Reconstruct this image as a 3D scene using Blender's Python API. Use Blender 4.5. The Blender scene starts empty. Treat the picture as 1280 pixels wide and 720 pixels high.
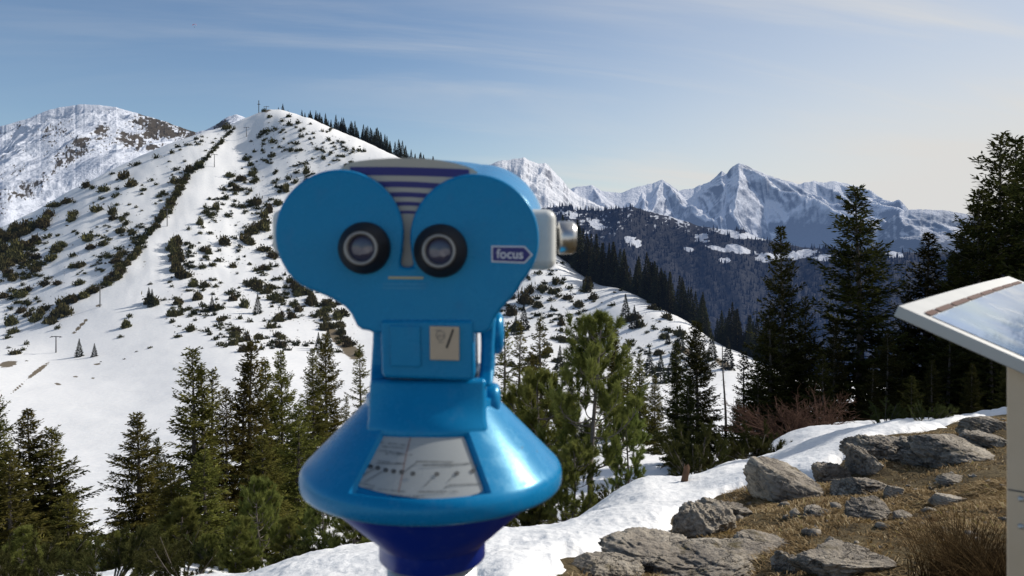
import bpy, bmesh, math, random
import numpy as np
from mathutils import Vector, Matrix

# ------------------------------------------------------------------ basics
random.seed(7)
scene = bpy.context.scene
COL = scene.collection
EYE = 1.6            # eye height above the ground under the camera
F, CX, HY = 1000.0, 640.0, 300.0   # focal length, centre column and horizon row of the picture
SUN_AZ, SUN_EL = math.radians(66), math.radians(35)

def P(px, py, Y):
    return np.array([(px - CX) / F * Y, Y, EYE - (py - HY) / F * Y])

def obj(name, me, mat=None, parent=None, loc=None):
    o = bpy.data.objects.new(name, me)
    COL.objects.link(o)
    if mat is not None:
        for m in (mat if isinstance(mat, (list, tuple)) else [mat]):
            me.materials.append(m)
    if parent is not None:
        o.parent = parent
    if loc is not None:
        o.location = loc
    return o

def tag(o, label=None, cat=None, group=None, kind=None):
    if label: o['label'] = label
    if cat: o['category'] = cat
    if group: o['group'] = group
    if kind: o['kind'] = kind
    return o

def empty(name, loc, label, cat, group=None):
    o = bpy.data.objects.new(name, None)
    COL.objects.link(o)
    o.empty_display_size = 0.1
    o.location = loc
    return tag(o, label, cat, group)

def mesh_np(name, V, faces_flat, sizes, mats=None, smooth=False):
    """mesh from numpy arrays; faces_flat: flat vertex indices, sizes: loop count per face (int or array)"""
    V = np.asarray(V, np.float32)
    faces_flat = np.asarray(faces_flat, np.int32).ravel()
    if np.isscalar(sizes):
        sizes = np.full(len(faces_flat) // sizes, sizes, np.int32)
    me = bpy.data.meshes.new(name)
    me.vertices.add(len(V)); me.vertices.foreach_set('co', V.ravel())
    me.loops.add(len(faces_flat)); me.loops.foreach_set('vertex_index', faces_flat)
    me.polygons.add(len(sizes))
    st = np.concatenate([[0], np.cumsum(sizes)[:-1]]).astype(np.int32)
    me.polygons.foreach_set('loop_start', st)
    me.polygons.foreach_set('loop_total', np.asarray(sizes, np.int32))
    if mats is not None:
        me.polygons.foreach_set('material_index', np.asarray(mats, np.int32))
    if smooth:
        me.polygons.foreach_set('use_smooth', np.ones(len(sizes), bool))
    me.update(calc_edges=True)
    me.validate()
    return me

def grid_faces(nu, nv):
    i = np.arange(nu - 1)[:, None] * nv + np.arange(nv - 1)[None, :]
    return np.stack([i, i + nv, i + nv + 1, i + 1], -1).reshape(-1, 4)

def bm_mesh(name, bm, smooth=False):
    me = bpy.data.meshes.new(name)
    bmesh.ops.recalc_face_normals(bm, faces=bm.faces)
    bm.to_mesh(me); bm.free()
    if smooth:
        me.polygons.foreach_set('use_smooth', np.ones(len(me.polygons), bool))
    return me

def bevel(o, w, seg=3, ang=30):
    m = o.modifiers.new('bevel', 'BEVEL')
    m.width = w; m.segments = seg; m.limit_method = 'ANGLE'; m.angle_limit = math.radians(ang)
    m.harden_normals = True
    o.data.polygons.foreach_set('use_smooth', np.ones(len(o.data.polygons), bool))

# ------------------------------------------------------------------ noise
def _hash(ix, iy, iz, seed):
    h = (ix.astype(np.int64) * 374761393 + iy.astype(np.int64) * 668265263 + iz.astype(np.int64) * 2147483647 + seed * 974634777) & 0xFFFFFFFF
    h = ((h ^ (h >> 13)) * 1274126177) & 0xFFFFFFFF
    h = ((h ^ (h >> 16)) * 2246822519) & 0xFFFFFFFF
    return ((h ^ (h >> 15)) & 0xFFFFFF) / float(0xFFFFFF)

def vnoise(x, y, z=None, seed=0):
    x = np.asarray(x, float); y = np.asarray(y, float)
    z = np.zeros_like(x) if z is None else np.asarray(z, float)
    ix, iy, iz = np.floor(x), np.floor(y), np.floor(z)
    fx, fy, fz = x - ix, y - iy, z - iz
    sx, sy, sz = [f * f * f * (f * (f * 6 - 15) + 10) for f in (fx, fy, fz)]
    r = 0
    for a in (0, 1):
        wx = sx if a else 1 - sx
        for b in (0, 1):
            wy = sy if b else 1 - sy
            for c in (0, 1):
                wz = sz if c else 1 - sz
                r = r + wx * wy * wz * _hash(ix + a, iy + b, iz + c, seed)
    return r * 2 - 1

def fbm(x, y, z=None, oct=4, seed=0, gain=.5, ridged=False):
    a, s, tot = 1.0, 0, 0
    for o in range(oct):
        k = 2.03 ** o
        n = vnoise(x * k + 17.3 * o, y * k - 9.1 * o, None if z is None else z * k + 5.7 * o, seed + o)
        if ridged:
            n = 1 - 2 * np.abs(n)
        s = s + a * n; tot += a; a *= gain
    return s / tot

def sstep(a, b, x):
    t = np.clip((x - a) / (b - a), 0, 1)
    return t * t * (3 - 2 * t)

# ------------------------------------------------------------------ materials
class NT:
    def __init__(s, name):
        s.m = bpy.data.materials.new(name); s.m.use_nodes = True
        s.t = s.m.node_tree; s.t.nodes.clear()
        s.out = s.n('ShaderNodeOutputMaterial')
    def n(s, typ, **kw):
        nd = s.t.nodes.new(typ)
        for k, v in kw.items():
            if k in ('noise_dimensions', 'blend_type', 'operation', 'data_type', 'feature', 'attribute_name', 'interpolation', 'vector_type', 'distance', 'wave_type', 'bands_direction'):
                setattr(nd, k, v)
            else:
                s.set(nd, k, v)
        return nd
    def set(s, nd, k, v):
        k = k.replace('_', ' ')
        sock = next((i for i in nd.inputs if i.name == k and i.enabled), None) or nd.inputs[k]
        if hasattr(v, 'is_output') or isinstance(v, bpy.types.NodeSocket):
            s.t.links.new(v, sock)
        else:
            sock.default_value = v
    def noise(s, vec, scale, detail=4, rough=.55, dist=0):
        nd = s.n('ShaderNodeTexNoise', Scale=scale, Detail=detail, Roughness=rough, Distortion=dist)
        if vec is not None: s.t.links.new(vec, nd.inputs['Vector'])
        return nd.outputs['Fac']
    def ramp(s, fac, stops):
        nd = s.n('ShaderNodeValToRGB')
        el = nd.color_ramp.elements
        while len(el) < len(stops): el.new(.5)
        for e, (p, c) in zip(el, stops):
            e.position = p
            e.color = (c, c, c, 1) if np.isscalar(c) else (*c, 1)
        s.t.links.new(fac, nd.inputs['Fac'])
        return nd.outputs['Color']
    def mix(s, fac, a, b, mode='MIX'):
        nd = s.t.nodes.new('ShaderNodeMix'); nd.data_type = 'RGBA'; nd.blend_type = mode
        for sock, v in ((nd.inputs[0], fac), (nd.inputs[6], a), (nd.inputs[7], b)):
            if isinstance(v, bpy.types.NodeSocket): s.t.links.new(v, sock)
            elif np.isscalar(v): sock.default_value = v
            else: sock.default_value = (*v, 1)
        return nd.outputs[2]
    def math(s, op, a, b=0.0, clamp=False):
        nd = s.t.nodes.new('ShaderNodeMath'); nd.operation = op; nd.use_clamp = clamp
        for sock, v in ((nd.inputs[0], a), (nd.inputs[1], b)):
            if isinstance(v, bpy.types.NodeSocket): s.t.links.new(v, sock)
            else: sock.default_value = v
        return nd.outputs[0]
    def pos(s):
        return s.n('ShaderNodeNewGeometry').outputs['Position']
    def obc(s):
        return s.n('ShaderNodeTexCoord').outputs['Object']
    def attr(s, name):
        nd = s.t.nodes.new('ShaderNodeAttribute'); nd.attribute_name = name
        return nd.outputs['Fac']
    def bump(s, h, strength=.3, dist=.02):
        nd = s.t.nodes.new('ShaderNodeBump')
        nd.inputs['Strength'].default_value = strength; nd.inputs['Distance'].default_value = dist
        s.t.links.new(h, nd.inputs['Height'])
        return nd.outputs['Normal']
    def pbr(s, color, rough=.6, metal=0, normal=None, spec=.5, coat=0):
        nd = s.n('ShaderNodeBsdfPrincipled')
        for k, v in (('Base Color', color), ('Roughness', rough), ('Metallic', metal), ('Specular IOR Level', spec), ('Coat Weight', coat)):
            sock = nd.inputs[k]
            if isinstance(v, bpy.types.NodeSocket): s.t.links.new(v, sock)
            elif isinstance(v, (tuple, list)): sock.default_value = (*v, 1)
            else: sock.default_value = v
        if normal is not None: s.t.links.new(normal, nd.inputs['Normal'])
        return nd.outputs[0]
    def haze(s, sh, fac, col):  # aerial haze put into the surface as a share of emission
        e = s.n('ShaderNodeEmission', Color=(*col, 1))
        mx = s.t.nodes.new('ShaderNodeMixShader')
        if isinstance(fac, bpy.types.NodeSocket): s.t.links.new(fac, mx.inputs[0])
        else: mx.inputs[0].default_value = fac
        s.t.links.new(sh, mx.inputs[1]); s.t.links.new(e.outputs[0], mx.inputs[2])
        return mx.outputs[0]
    def done(s, sh):
        s.t.links.new(sh, s.out.inputs['Surface'])
        return s.m

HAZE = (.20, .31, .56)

def m_snow(name='snow_material'):
    t = NT(name); p = t.pos()
    n1 = t.noise(p, .9, 5); n2 = t.noise(p, 14, 4); n3 = t.noise(p, .05, 4)
    c = t.mix(t.ramp(n1, [(.35, 0), (.7, 1)]), (.765, .77, .77), (.845, .835, .815))
    # old spring snow: faint dirt and debris, more in patches
    dirt = t.math('MULTIPLY', t.ramp(t.noise(p, 6, 6, .7), [(.57, 0), (.68, 1)]), t.ramp(n3, [(.4, .06), (.7, .30)]))
    c = t.mix(dirt, c, (.35, .31, .25))
    # bare earth and grass showing through, from the painted mesh attribute, broken up by noise
    e = t.math('ADD', t.attr('earth'), t.math('MULTIPLY', t.math('SUBTRACT', t.noise(p, .35, 7, .7), .5), .9))
    c = t.mix(t.ramp(e, [(.48, 0), (.58, 1)]), c, t.mix(t.noise(p, .5, 5), (.10, .075, .045), (.22, .18, .12)))
    n4 = t.noise(p, 4.2, 5, .6)
    h = t.math('ADD', t.math('ADD', t.math('MULTIPLY', n1, 1.0), t.math('MULTIPLY', n4, .45)), t.math('MULTIPLY', n2, .16))
    return t.done(t.pbr(c, .6, spec=.25, normal=t.bump(h, .75, .10)))

def m_soil():
    t = NT('grassy_soil_material'); p = t.pos()
    n = t.noise(p, 3.2, 6, .65); f = t.noise(p, 45, 4, .7)
    c = t.ramp(n, [(.30, (.07, .05, .028)), (.48, (.16, .118, .06)), (.62, (.23, .175, .09)), (.78, (.15, .125, .045))])
    c = t.mix(t.ramp(f, [(.35, .65), (.7, 0)]), c, (.03, .024, .016))
    c = t.mix(t.ramp(t.noise(p, 1.6, 3), [(.63, 0), (.72, .6)]), c, (.17, .115, .012))
    h = t.math('ADD', n, t.math('MULTIPLY', f, .5))
    return t.done(t.pbr(c, .95, spec=.1, normal=t.bump(h, .9, .05)))

def m_rock():
    t = NT('limestone_material'); p = t.pos()
    n = t.noise(p, 2.2, 8, .6); f = t.noise(p, 16, 6, .7); g = t.noise(p, 70, 3, .7)
    c = t.ramp(n, [(.28, (.17, .145, .12)), (.5, (.34, .295, .235)), (.72, (.52, .46, .37))])
    c = t.mix(t.ramp(f, [(.36, .8), (.50, 0)]), c, (.085, .076, .068))
    c = t.mix(t.ramp(g, [(.55, 0), (.75, .45)]), c, (.42, .40, .37))
    vor = t.n('ShaderNodeTexVoronoi', feature='DISTANCE_TO_EDGE', Scale=2.1)
    wp = t.n('ShaderNodeVectorMath', operation='ADD')
    nz = t.n('ShaderNodeTexNoise', Scale=2.2, Detail=6.0, Roughness=.65)
    t.t.links.new(p, nz.inputs['Vector'])
    t.t.links.new(p, wp.inputs[0]); t.t.links.new(nz.outputs['Color'], wp.inputs[1])
    t.t.links.new(wp.outputs[0], vor.inputs['Vector'])
    crack = t.ramp(vor.outputs['Distance'], [(.0, 1), (.022, 0)])
    c = t.mix(t.math('MULTIPLY', t.math('MULTIPLY', crack, .75), t.ramp(t.noise(p, 1.3, 3), [(.48, 0), (.62, 1)])), c, (.035, .032, .028))
    # lichen and moss on upward faces
    nz2 = t.n('ShaderNodeSeparateXYZ'); t.t.links.new(t.n('ShaderNodeNewGeometry').outputs['Normal'], nz2.inputs[0])
    up = t.ramp(nz2.outputs[2], [(.45, 0), (.85, 1)])
    moss = t.math('MULTIPLY', up, t.ramp(t.noise(p, 5, 5, .65), [(.56, 0), (.68, .85)]))
    c = t.mix(moss, c, t.mix(t.noise(p, 9, 3), (.12, .085, .02), (.07, .06, .03)))
    st = t.n('ShaderNodeMapping'); st.inputs['Rotation'].default_value = (.35, .2, .3); st.inputs['Scale'].default_value = (1.2, 1.2, 9.0); t.t.links.new(p, st.inputs['Vector'])
    lay = t.noise(st.outputs['Vector'], 2.2, 5, .6)
    h = t.math('ADD', t.math('ADD', t.math('ADD', n, t.math('MULTIPLY', f, .6)), t.math('MULTIPLY', g, .12)), t.math('ADD', t.math('MULTIPLY', crack, -.3), t.math('MULTIPLY', lay, .7)))
    return t.done(t.pbr(c, .92, spec=.2, normal=t.bump(h, 1.0, .05)))

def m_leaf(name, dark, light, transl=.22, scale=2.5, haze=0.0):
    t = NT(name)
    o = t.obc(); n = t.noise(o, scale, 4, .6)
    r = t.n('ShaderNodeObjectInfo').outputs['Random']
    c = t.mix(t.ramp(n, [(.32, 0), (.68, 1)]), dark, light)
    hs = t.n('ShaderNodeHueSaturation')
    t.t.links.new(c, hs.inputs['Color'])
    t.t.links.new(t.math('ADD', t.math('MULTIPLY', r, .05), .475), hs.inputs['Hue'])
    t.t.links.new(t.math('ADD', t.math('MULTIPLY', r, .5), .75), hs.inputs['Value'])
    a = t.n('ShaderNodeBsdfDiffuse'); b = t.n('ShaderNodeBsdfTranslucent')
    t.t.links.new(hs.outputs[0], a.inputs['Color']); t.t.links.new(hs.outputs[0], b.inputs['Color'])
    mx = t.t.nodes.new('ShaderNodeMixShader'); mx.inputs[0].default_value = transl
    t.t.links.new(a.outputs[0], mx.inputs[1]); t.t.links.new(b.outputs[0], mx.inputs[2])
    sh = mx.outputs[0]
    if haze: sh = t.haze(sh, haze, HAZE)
    return t.done(sh)

def m_bark(name, a, b):
    t = NT(name); o = t.obc()
    n = t.noise(o, 9, 6, .65)
    return t.done(t.pbr(t.mix(n, a, b), .95, spec=.1, normal=t.bump(n, .8, .03)))

def m_paint(name, col, rough=.3, coat=.3, var=.12, tint=(1, 1, 1)):
    t = NT(name); o = t.obc()
    n = t.noise(o, 9, 5, .6); f = t.noise(o, 160, 4, .7); k = t.noise(o, 38, 5, .75)
    dk = tuple(v * (1 - var) for v in col); lt = tuple(min(1, v * (1 + var)) for v in col)
    c = t.mix(n, dk, lt)
    # faded streaks and grime
    c = t.mix(t.ramp(k, [(.54, 0), (.78, .30)]), c, tuple(min(1, v * .75 + .10) for v in col))
    r = t.math('ADD', t.math('MULTIPLY', n, .18), rough - .06)
    sp = t.ramp(t.noise(o, 210, 2, .5), [(.70, 0), (.76, .35)])
    c = t.mix(t.math('MULTIPLY', sp, t.ramp(t.noise(o, 14, 3), [(.5, 0), (.65, 1)])), c, tuple(min(1, v * .6 + .25) for v in col))
    chip = t.ramp(t.noise(o, 52, 3, .6), [(.745, 0), (.765, .85)])
    c = t.mix(chip, c, (.06, .035, .025))
    r = t.math('ADD', r, t.math('MULTIPLY', t.ramp(k, [(.5, 0), (.75, 1)]), .18))
    sh = t.pbr(c, r, coat=coat, spec=.58, normal=t.bump(f, .05, .002))
    sh.node.inputs['Specular Tint'].default_value = (*tint, 1)
    return t.done(sh)

def m_plain(name, col, rough=.5, metal=0.0, var=.15, scale=20, spec=.5):
    t = NT(name); o = t.obc()
    n = t.noise(o, scale, 5, .6)
    c = t.mix(n, tuple(v * (1 - var) for v in col), tuple(min(1, v * (1 + var)) for v in col))
    return t.done(t.pbr(c, t.math('ADD', t.math('MULTIPLY', n, .15), rough - .07), metal, spec=spec, normal=t.bump(n, .06, .002)))
# ------------------------------------------------------------------ terrain
# the hill we stand on, the bowl beyond it and the ski hill: heights interpolated through control points
CP = []   # X, Y, Z
def cp(px, py, Y): CP.append(tuple(P(px, py, Y)))
def cx(X, Y, Z): CP.append((X, Y, Z))
# summit plateau, plus an unseen snow rise behind the camera added to reflect light
for x, y, z in ((0, 0, 0), (-.1, 1.1, 0), (.7, 1.3, .02), (1.2, 1.1, .05), (-1.2, 1, -.08), (-3, 0, -.35), (3, 0, .25), (0, -3, 0), (-2, -3, -.2), (3, -3, .2),
                (0, -12, -.3), (12, -10, 1.), (-12, -10, -2.5), (12, 0, .8), (-12, 0, -3.2), (30, -30, -1), (-30, -30, -4), (40, 0, -8), (-40, 0, -19), (0, -50, -1.0),
                (200, 0, -70), (-200, 0, -60), (0, -250, 14), (200, -200, 2), (-200, -200, 6), (900, 0, -380), (-900, 0, -200), (0, -900, 70)):
    cx(x, y, z)
for a in ((640, 720, 3.7), (560, 712, 4.3), (640, 697, 4.6), (700, 668, 6.0), (620, 672, 6.2), (460, 693, 6.6), (380, 707, 6.2), (300, 735, 5.8),
          (760, 645, 7.4), (850, 622, 8.6), (900, 598, 10), (800, 612, 10), (700, 668, 8.5), (600, 690, 9), (450, 708, 9.5), (330, 738, 9),
          (770, 645, 12), (700, 668, 12.5), (850, 612, 12.5), (900, 582, 12.5), (950, 577, 13.5), (980, 579, 11), (850, 610, 16), (920, 596, 18),
          (1050, 718, 3.8), (860, 690, 4.8), (980, 645, 5.8), (1150, 603, 6.6), (1100, 562, 8.4), (1240, 548, 8.2), (1240, 700, 3.6), (1060, 546, 12), (1130, 532, 13.5),
          (1000, 556, 15), (1250, 524, 14), (1060, 545, 18), (1000, 556, 20), (1250, 528, 20), (1400, 520, 14), (1400, 500, 30), (1400, 600, 6),
          (200, 708, 13), (40, 724, 13), (100, 722, 18), (240, 712, 18), (380, 700, 18), (560, 690, 18), (700, 665, 18), (-150, 740, 14), (-150, 700, 30),
          (0, 702, 26), (150, 700, 28), (300, 690, 30), (450, 672, 30), (640, 640, 30), (800, 610, 30), (900, 590, 30), (1060, 560, 38), (1250, 540, 38),
          (430, 600, 62), (300, 615, 62), (100, 640, 55), (-100, 650, 55), (640, 575, 62), (800, 565, 62), (900, 572, 62), (1100, 552, 62), (1250, 535, 62),
          (100, 598, 110), (150, 562, 140), (150, 522, 175), (150, 472, 235), (300, 520, 165), (300, 450, 240), (-80, 560, 140), (-80, 470, 230),
          (20, 432, 300), (100, 428, 300), (70, 440, 290), (125, 383, 340), (209, 282, 430), (268, 208, 505), (308, 170, 560), (328, 135, 600),
          (0, 420, 330), (0, 340, 400), (0, 300, 450), (60, 260, 520), (130, 222, 560), (200, 190, 580), (245, 172, 595), (290, 153, 600), (0, 285, 480), (-120, 330, 450),
          (345, 136, 600), (370, 142, 595), (400, 153, 590), (455, 178, 575), (510, 203, 555), (560, 232, 530), (640, 283, 460), (700, 322, 405), (780, 362, 350), (860, 402, 300), (930, 442, 258),
          (400, 250, 480), (420, 350, 385), (440, 425, 300), (500, 310, 430), (640, 380, 335), (640, 450, 250), (740, 400, 310), (820, 445, 250), (865, 462, 225), (700, 480, 205), (780, 480, 200),
          (450, 488, 205), (420, 550, 120), (560, 500, 180), (640, 520, 120), (780, 530, 110), (320, 400, 320), (250, 360, 360), (320, 300, 430), (160, 420, 300),
          (900, 530, 120), (930, 480, 200), (1000, 530, 120), (1000, 490, 200), (1200, 515, 120), (1200, 505, 200), (1050, 480, 300), (1250, 490, 300), (1000, 520, 700), (1250, 540, 700)):
    cp(*a)
for px, py, Y in ((-120, 330, 450), (0, 285, 480), (60, 260, 520), (130, 222, 560), (200, 190, 580), (245, 172, 595), (290, 153, 600), (328, 135, 600), (400, 153, 590), (455, 178, 575), (510, 203, 555),
                  (560, 232, 530), (640, 283, 460), (700, 322, 405), (780, 362, 350), (860, 402, 300), (930, 442, 258)):
    for k, s in ((1.06, .25), (1.25, .42), (1.7, .42)):
        a = P(px, py, Y); cx(a[0] * k, a[1] * k, a[2] - s * (k - 1) * Y)
CP = np.array(CP)
def _uv(X, Y):
    r = np.hypot(X, Y)
    return np.stack([np.arctan2(X, Y) * 3.0, np.log(r + 3)], -1), r
_cu, _cr = _uv(CP[:, 0], CP[:, 1])
EPS = .12
def _ker(d2): return -np.sqrt(d2 + EPS * EPS)
_d2 = ((_cu[:, None] - _cu[None]) ** 2).sum(-1)
_A = _ker(_d2) + np.eye(len(CP)) * 2e-3
_Pm = np.concatenate([np.ones((len(CP), 1)), _cu], 1)
_M = np.block([[_A, _Pm], [_Pm.T, np.zeros((3, 3))]])
_w = np.linalg.solve(_M, np.concatenate([CP[:, 2] / (_cr + 3), np.zeros(3)]))

def H(X, Y, noise=True):
    X = np.asarray(X, float); Y = np.asarray(Y, float)
    sh = X.shape; X = X.ravel(); Y = Y.ravel()
    u, r = _uv(X, Y)
    q = np.empty(len(X))
    for i in range(0, len(X), 20000):
        uu = u[i:i + 20000]
        d2 = ((uu ** 2).sum(1)[:, None] + (_cu ** 2).sum(1)[None] - 2 * uu @ _cu.T).clip(0)
        q[i:i + 20000] = _ker(d2) @ _w[:len(CP)] + _w[len(CP)] + uu @ _w[len(CP) + 1:]
    z = q * (r + 3)
    if noise:
        far = sstep(40, 150, r)
        hi = .25 + .75 * sstep(-34, -8, z)
        z = z + far * hi * (3.0 * fbm(X / 45, Y / 45, oct=4, seed=3) + .8 * fbm(X / 9, Y / 9, oct=3, seed=5))
        z = z + sstep(2, 9, r) * (1 - far) * (.16 * fbm(X / 2.2, Y / 2.2, oct=3, seed=8) + .035 * fbm(X / .5, Y / .5, oct=3, seed=18))
        z = z + sstep(9, 20, r) * (1 - far) * .5 * fbm(X / 7, Y / 7, oct=3, seed=9)
    return z.reshape(sh)

def ground_hit(px, py, y0=2.0, y1=900.0, n=420):
    """first point of the terrain along the sight lines of pixels; returns X, Y, Z, ok"""
    px = np.atleast_1d(np.asarray(px, float)); py = np.atleast_1d(np.asarray(py, float))
    Ys = np.exp(np.linspace(math.log(y0), math.log(y1), n))
    X = (px[:, None] - CX) / F * Ys; Z = EYE - (py[:, None] - HY) / F * Ys
    g = H(X, np.broadcast_to(Ys, X.shape))
    under = g > Z
    ok = under.any(1); k = np.where(ok, under.argmax(1), n - 1).clip(1)
    i = np.arange(len(px))
    d0 = (Z - g)[i, k - 1]; d1 = (Z - g)[i, k]
    f = np.clip(d0 / (d0 - d1 + 1e-9), 0, 1)
    Yh = Ys[k - 1] + f * (Ys[k] - Ys[k - 1])
    Xh = (px - CX) / F * Yh
    return Xh, Yh, H(Xh, Yh), ok

# bare, grassy rise at the right front
bare_px = [(640, 740), (690, 716), (745, 696), (800, 680), (852, 676), (858, 648), (905, 618), (960, 604), (1040, 596), (1062, 562), (1118, 543), (1170, 536), (1215, 524), (1300, 512)]
bx, by, bz, _ = ground_hit([p[0] for p in bare_px], [p[1] for p in bare_px])
BARE = np.array(list(zip(bx, by)) + [(14, 12), (16, -6.5), (2, -6.5), (-5, -5), (-5, -.8), (-1.6, 1.2), (-1.0, 2.4), (-.2, 3.1)])  # unseen bare ground behind the camera, sized to steer bounce and reflections
def poly_sd(X, Y, Q):
    """signed distance to polygon, negative inside"""
    sh = np.shape(X); X = np.ravel(X); Y = np.ravel(Y)
    d = np.full(len(X), 1e9); ins = np.zeros(len(X), bool)
    for i in range(len(Q)):
        (ax, ay), (bx_, by_) = Q[i], Q[(i + 1) % len(Q)]
        ex, ey = bx_ - ax, by_ - ay
        t = np.clip(((X - ax) * ex + (Y - ay) * ey) / (ex * ex + ey * ey + 1e-12), 0, 1)
        d = np.minimum(d, np.hypot(X - ax - t * ex, Y - ay - t * ey))
        c = (ay > Y) != (by_ > Y)
        ins ^= c & (X < ex * (Y - ay) / (ey + 1e-12 if ey == 0 else ey) + ax)
    return np.where(ins, -d, d).reshape(sh)

def bare_sd(X, Y):
    return poly_sd(X, Y, BARE) + .22 * fbm(np.asarray(X) * 1.3, np.asarray(Y) * 1.3, oct=4, seed=21)

def Hsoil(X, Y):
    sd = bare_sd(X, Y)
    return H(X, Y) + .05 * fbm(np.asarray(X) * 3, np.asarray(Y) * 3, oct=4, seed=31) - .25 * sstep(.0, .5, sd)

def snow_depth(X, Y):
    sd = poly_sd(X, Y, BARE) + .22 * fbm(np.asarray(X) * 1.3, np.asarray(Y) * 1.3, oct=4, seed=21)
    sd = sd + .09 * fbm(np.asarray(X) * 6, np.asarray(Y) * 6, oct=3, seed=24)
    return -.16 + .22 * sstep(-.12, .22, sd) + .014 * fbm(np.asarray(X) * 7, np.asarray(Y) * 7, oct=3, seed=25, ridged=True)

# ---- snow sheet: one polar sheet around the viewpoint, fine inside the view
th_in = np.linspace(math.radians(-44), math.radians(44), 760)
th_out = np.linspace(math.radians(44), math.radians(316), 90)[1:-1]
TH = np.concatenate([th_in, th_out, [math.radians(316)]])
R = np.concatenate([np.linspace(.25, 1.5, 5)[:-1], np.exp(np.linspace(math.log(1.5), math.log(1500), 560))])
T, RR = np.meshgrid(TH, R, indexing='ij')
GX, GY = RR * np.sin(T), RR * np.cos(T)
Hr = np.where(T > math.pi, T - 2 * math.pi, T)
GZ = H(GX, GY)
near = RR < 25
GZ[near] += snow_depth(GX[near], GY[near])
GZ[~near] += .09
V = np.stack([GX, GY, GZ], -1).reshape(-1, 3)
me = mesh_np('snow_field', V, grid_faces(len(TH), len(R))[:, ::-1], 4, smooth=True)
# bare earth showing through the far snow
earth = np.zeros(len(V))
def blob(px, py, rx, ry, ang=0, amt=1.0):
    d = np.maximum(V[:, 1], 1e-3)
    u = V[:, 0] / d * F + CX - px; v = HY - (V[:, 2] - EYE) / d * F - py
    c, s = math.cos(ang), math.sin(ang)
    a = (u * c + v * s) / rx; b = (-u * s + v * c) / ry
    k = np.exp(-(a * a + b * b)); k[V[:, 1] < 60] = 0
    np.maximum(earth, amt * k, out=earth)
for b in ((48, 463, 22, 3.0, -.65), (100, 408, 20, 2.5, -.8), (22, 485, 14, 1.5, -.7), (10, 455, 14, 5, -.2), (128, 382, 12, 1.6, 0), (118, 473, 6, 1.2, 0), (95, 471, 5, 1, 0), (72, 480, 6, 1.5, .1),
          (425, 425, 30, 9, .7), (440, 440, 18, 10, .5), (860, 440, 26, 5, .5), (905, 455, 16, 5, .5), (330, 138, 10, 3, 0), (745, 335, 20, 3, .45),
          (120, 455, 8, 1.5, 0), (180, 330, 5, 10, .5, .55), (240, 235, 4, 14, .5, .5)):
    blob(*b)
at_ = me.attributes.new('earth', 'FLOAT', 'POINT'); at_.data.foreach_set('value', earth.astype(np.float32))
snow = tag(obj('snow', me, m_snow()), kind='structure')

# ---- soil sheet of the bare rise
xs = np.concatenate([np.linspace(-22, -2.6, 50), np.linspace(-2.5, 10, 300), np.linspace(10.3, 24, 40)]); ys = np.concatenate([np.linspace(-26, -1.2, 60), np.linspace(-1, 13, 360)])
SX, SY = np.meshgrid(xs, ys, indexing='ij')
SZ = Hsoil(SX, SY)
soil_me = mesh_np('grassy_ground', np.stack([SX, SY, SZ], -1).reshape(-1, 3), grid_faces(len(xs), len(ys)), 4, smooth=True)
tag(obj('ground', soil_me, m_soil()), kind='structure')

# ------------------------------------------------------------------ distant ranges
def m_range(name, rock, rock2, haze, lo=.45, hi=.75, scale=1.0, snowc=(.80, .80, .82), forest=None, low_haze=None, zlo=0, zhi=1000, brk=.6, hz=None):
    t = NT(name); p = t.pos()
    sc = t.n('ShaderNodeVectorMath', operation='SCALE'); t.t.links.new(p, sc.inputs[0]); sc.inputs['Scale'].default_value = scale
    q = sc.outputs[0]
    n = t.noise(q, 1.0, 8, .65); f = t.noise(q, 6.0, 6, .7)
    geo = t.n('ShaderNodeSeparateXYZ'); t.t.links.new(t.n('ShaderNodeNewGeometry').outputs['Normal'], geo.inputs[0])
    s = t.math('ADD', geo.outputs[2], t.math('MULTIPLY', t.math('SUBTRACT', t.math('ADD', t.math('MULTIPLY', n, .6), t.math('MULTIPLY', f, .4)), .5), brk))
    s = t.math('SUBTRACT', s, t.attr('bare'))
    rk = t.mix(f, rock, rock2)
    c = t.mix(t.ramp(s, [(lo, 0), (hi, 1)]), rk, snowc)
    h = t.math('ADD', n, t.math('MULTIPLY', f, .4))
    sh = t.pbr(c, .85, spec=.1, normal=t.bump(h, .7, .35 / scale))
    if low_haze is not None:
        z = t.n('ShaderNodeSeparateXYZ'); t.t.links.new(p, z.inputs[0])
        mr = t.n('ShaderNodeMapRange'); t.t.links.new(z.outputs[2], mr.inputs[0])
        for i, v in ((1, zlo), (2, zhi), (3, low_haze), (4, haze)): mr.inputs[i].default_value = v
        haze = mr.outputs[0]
    return t.done(t.haze(sh, haze, hz or HAZE))

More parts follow.
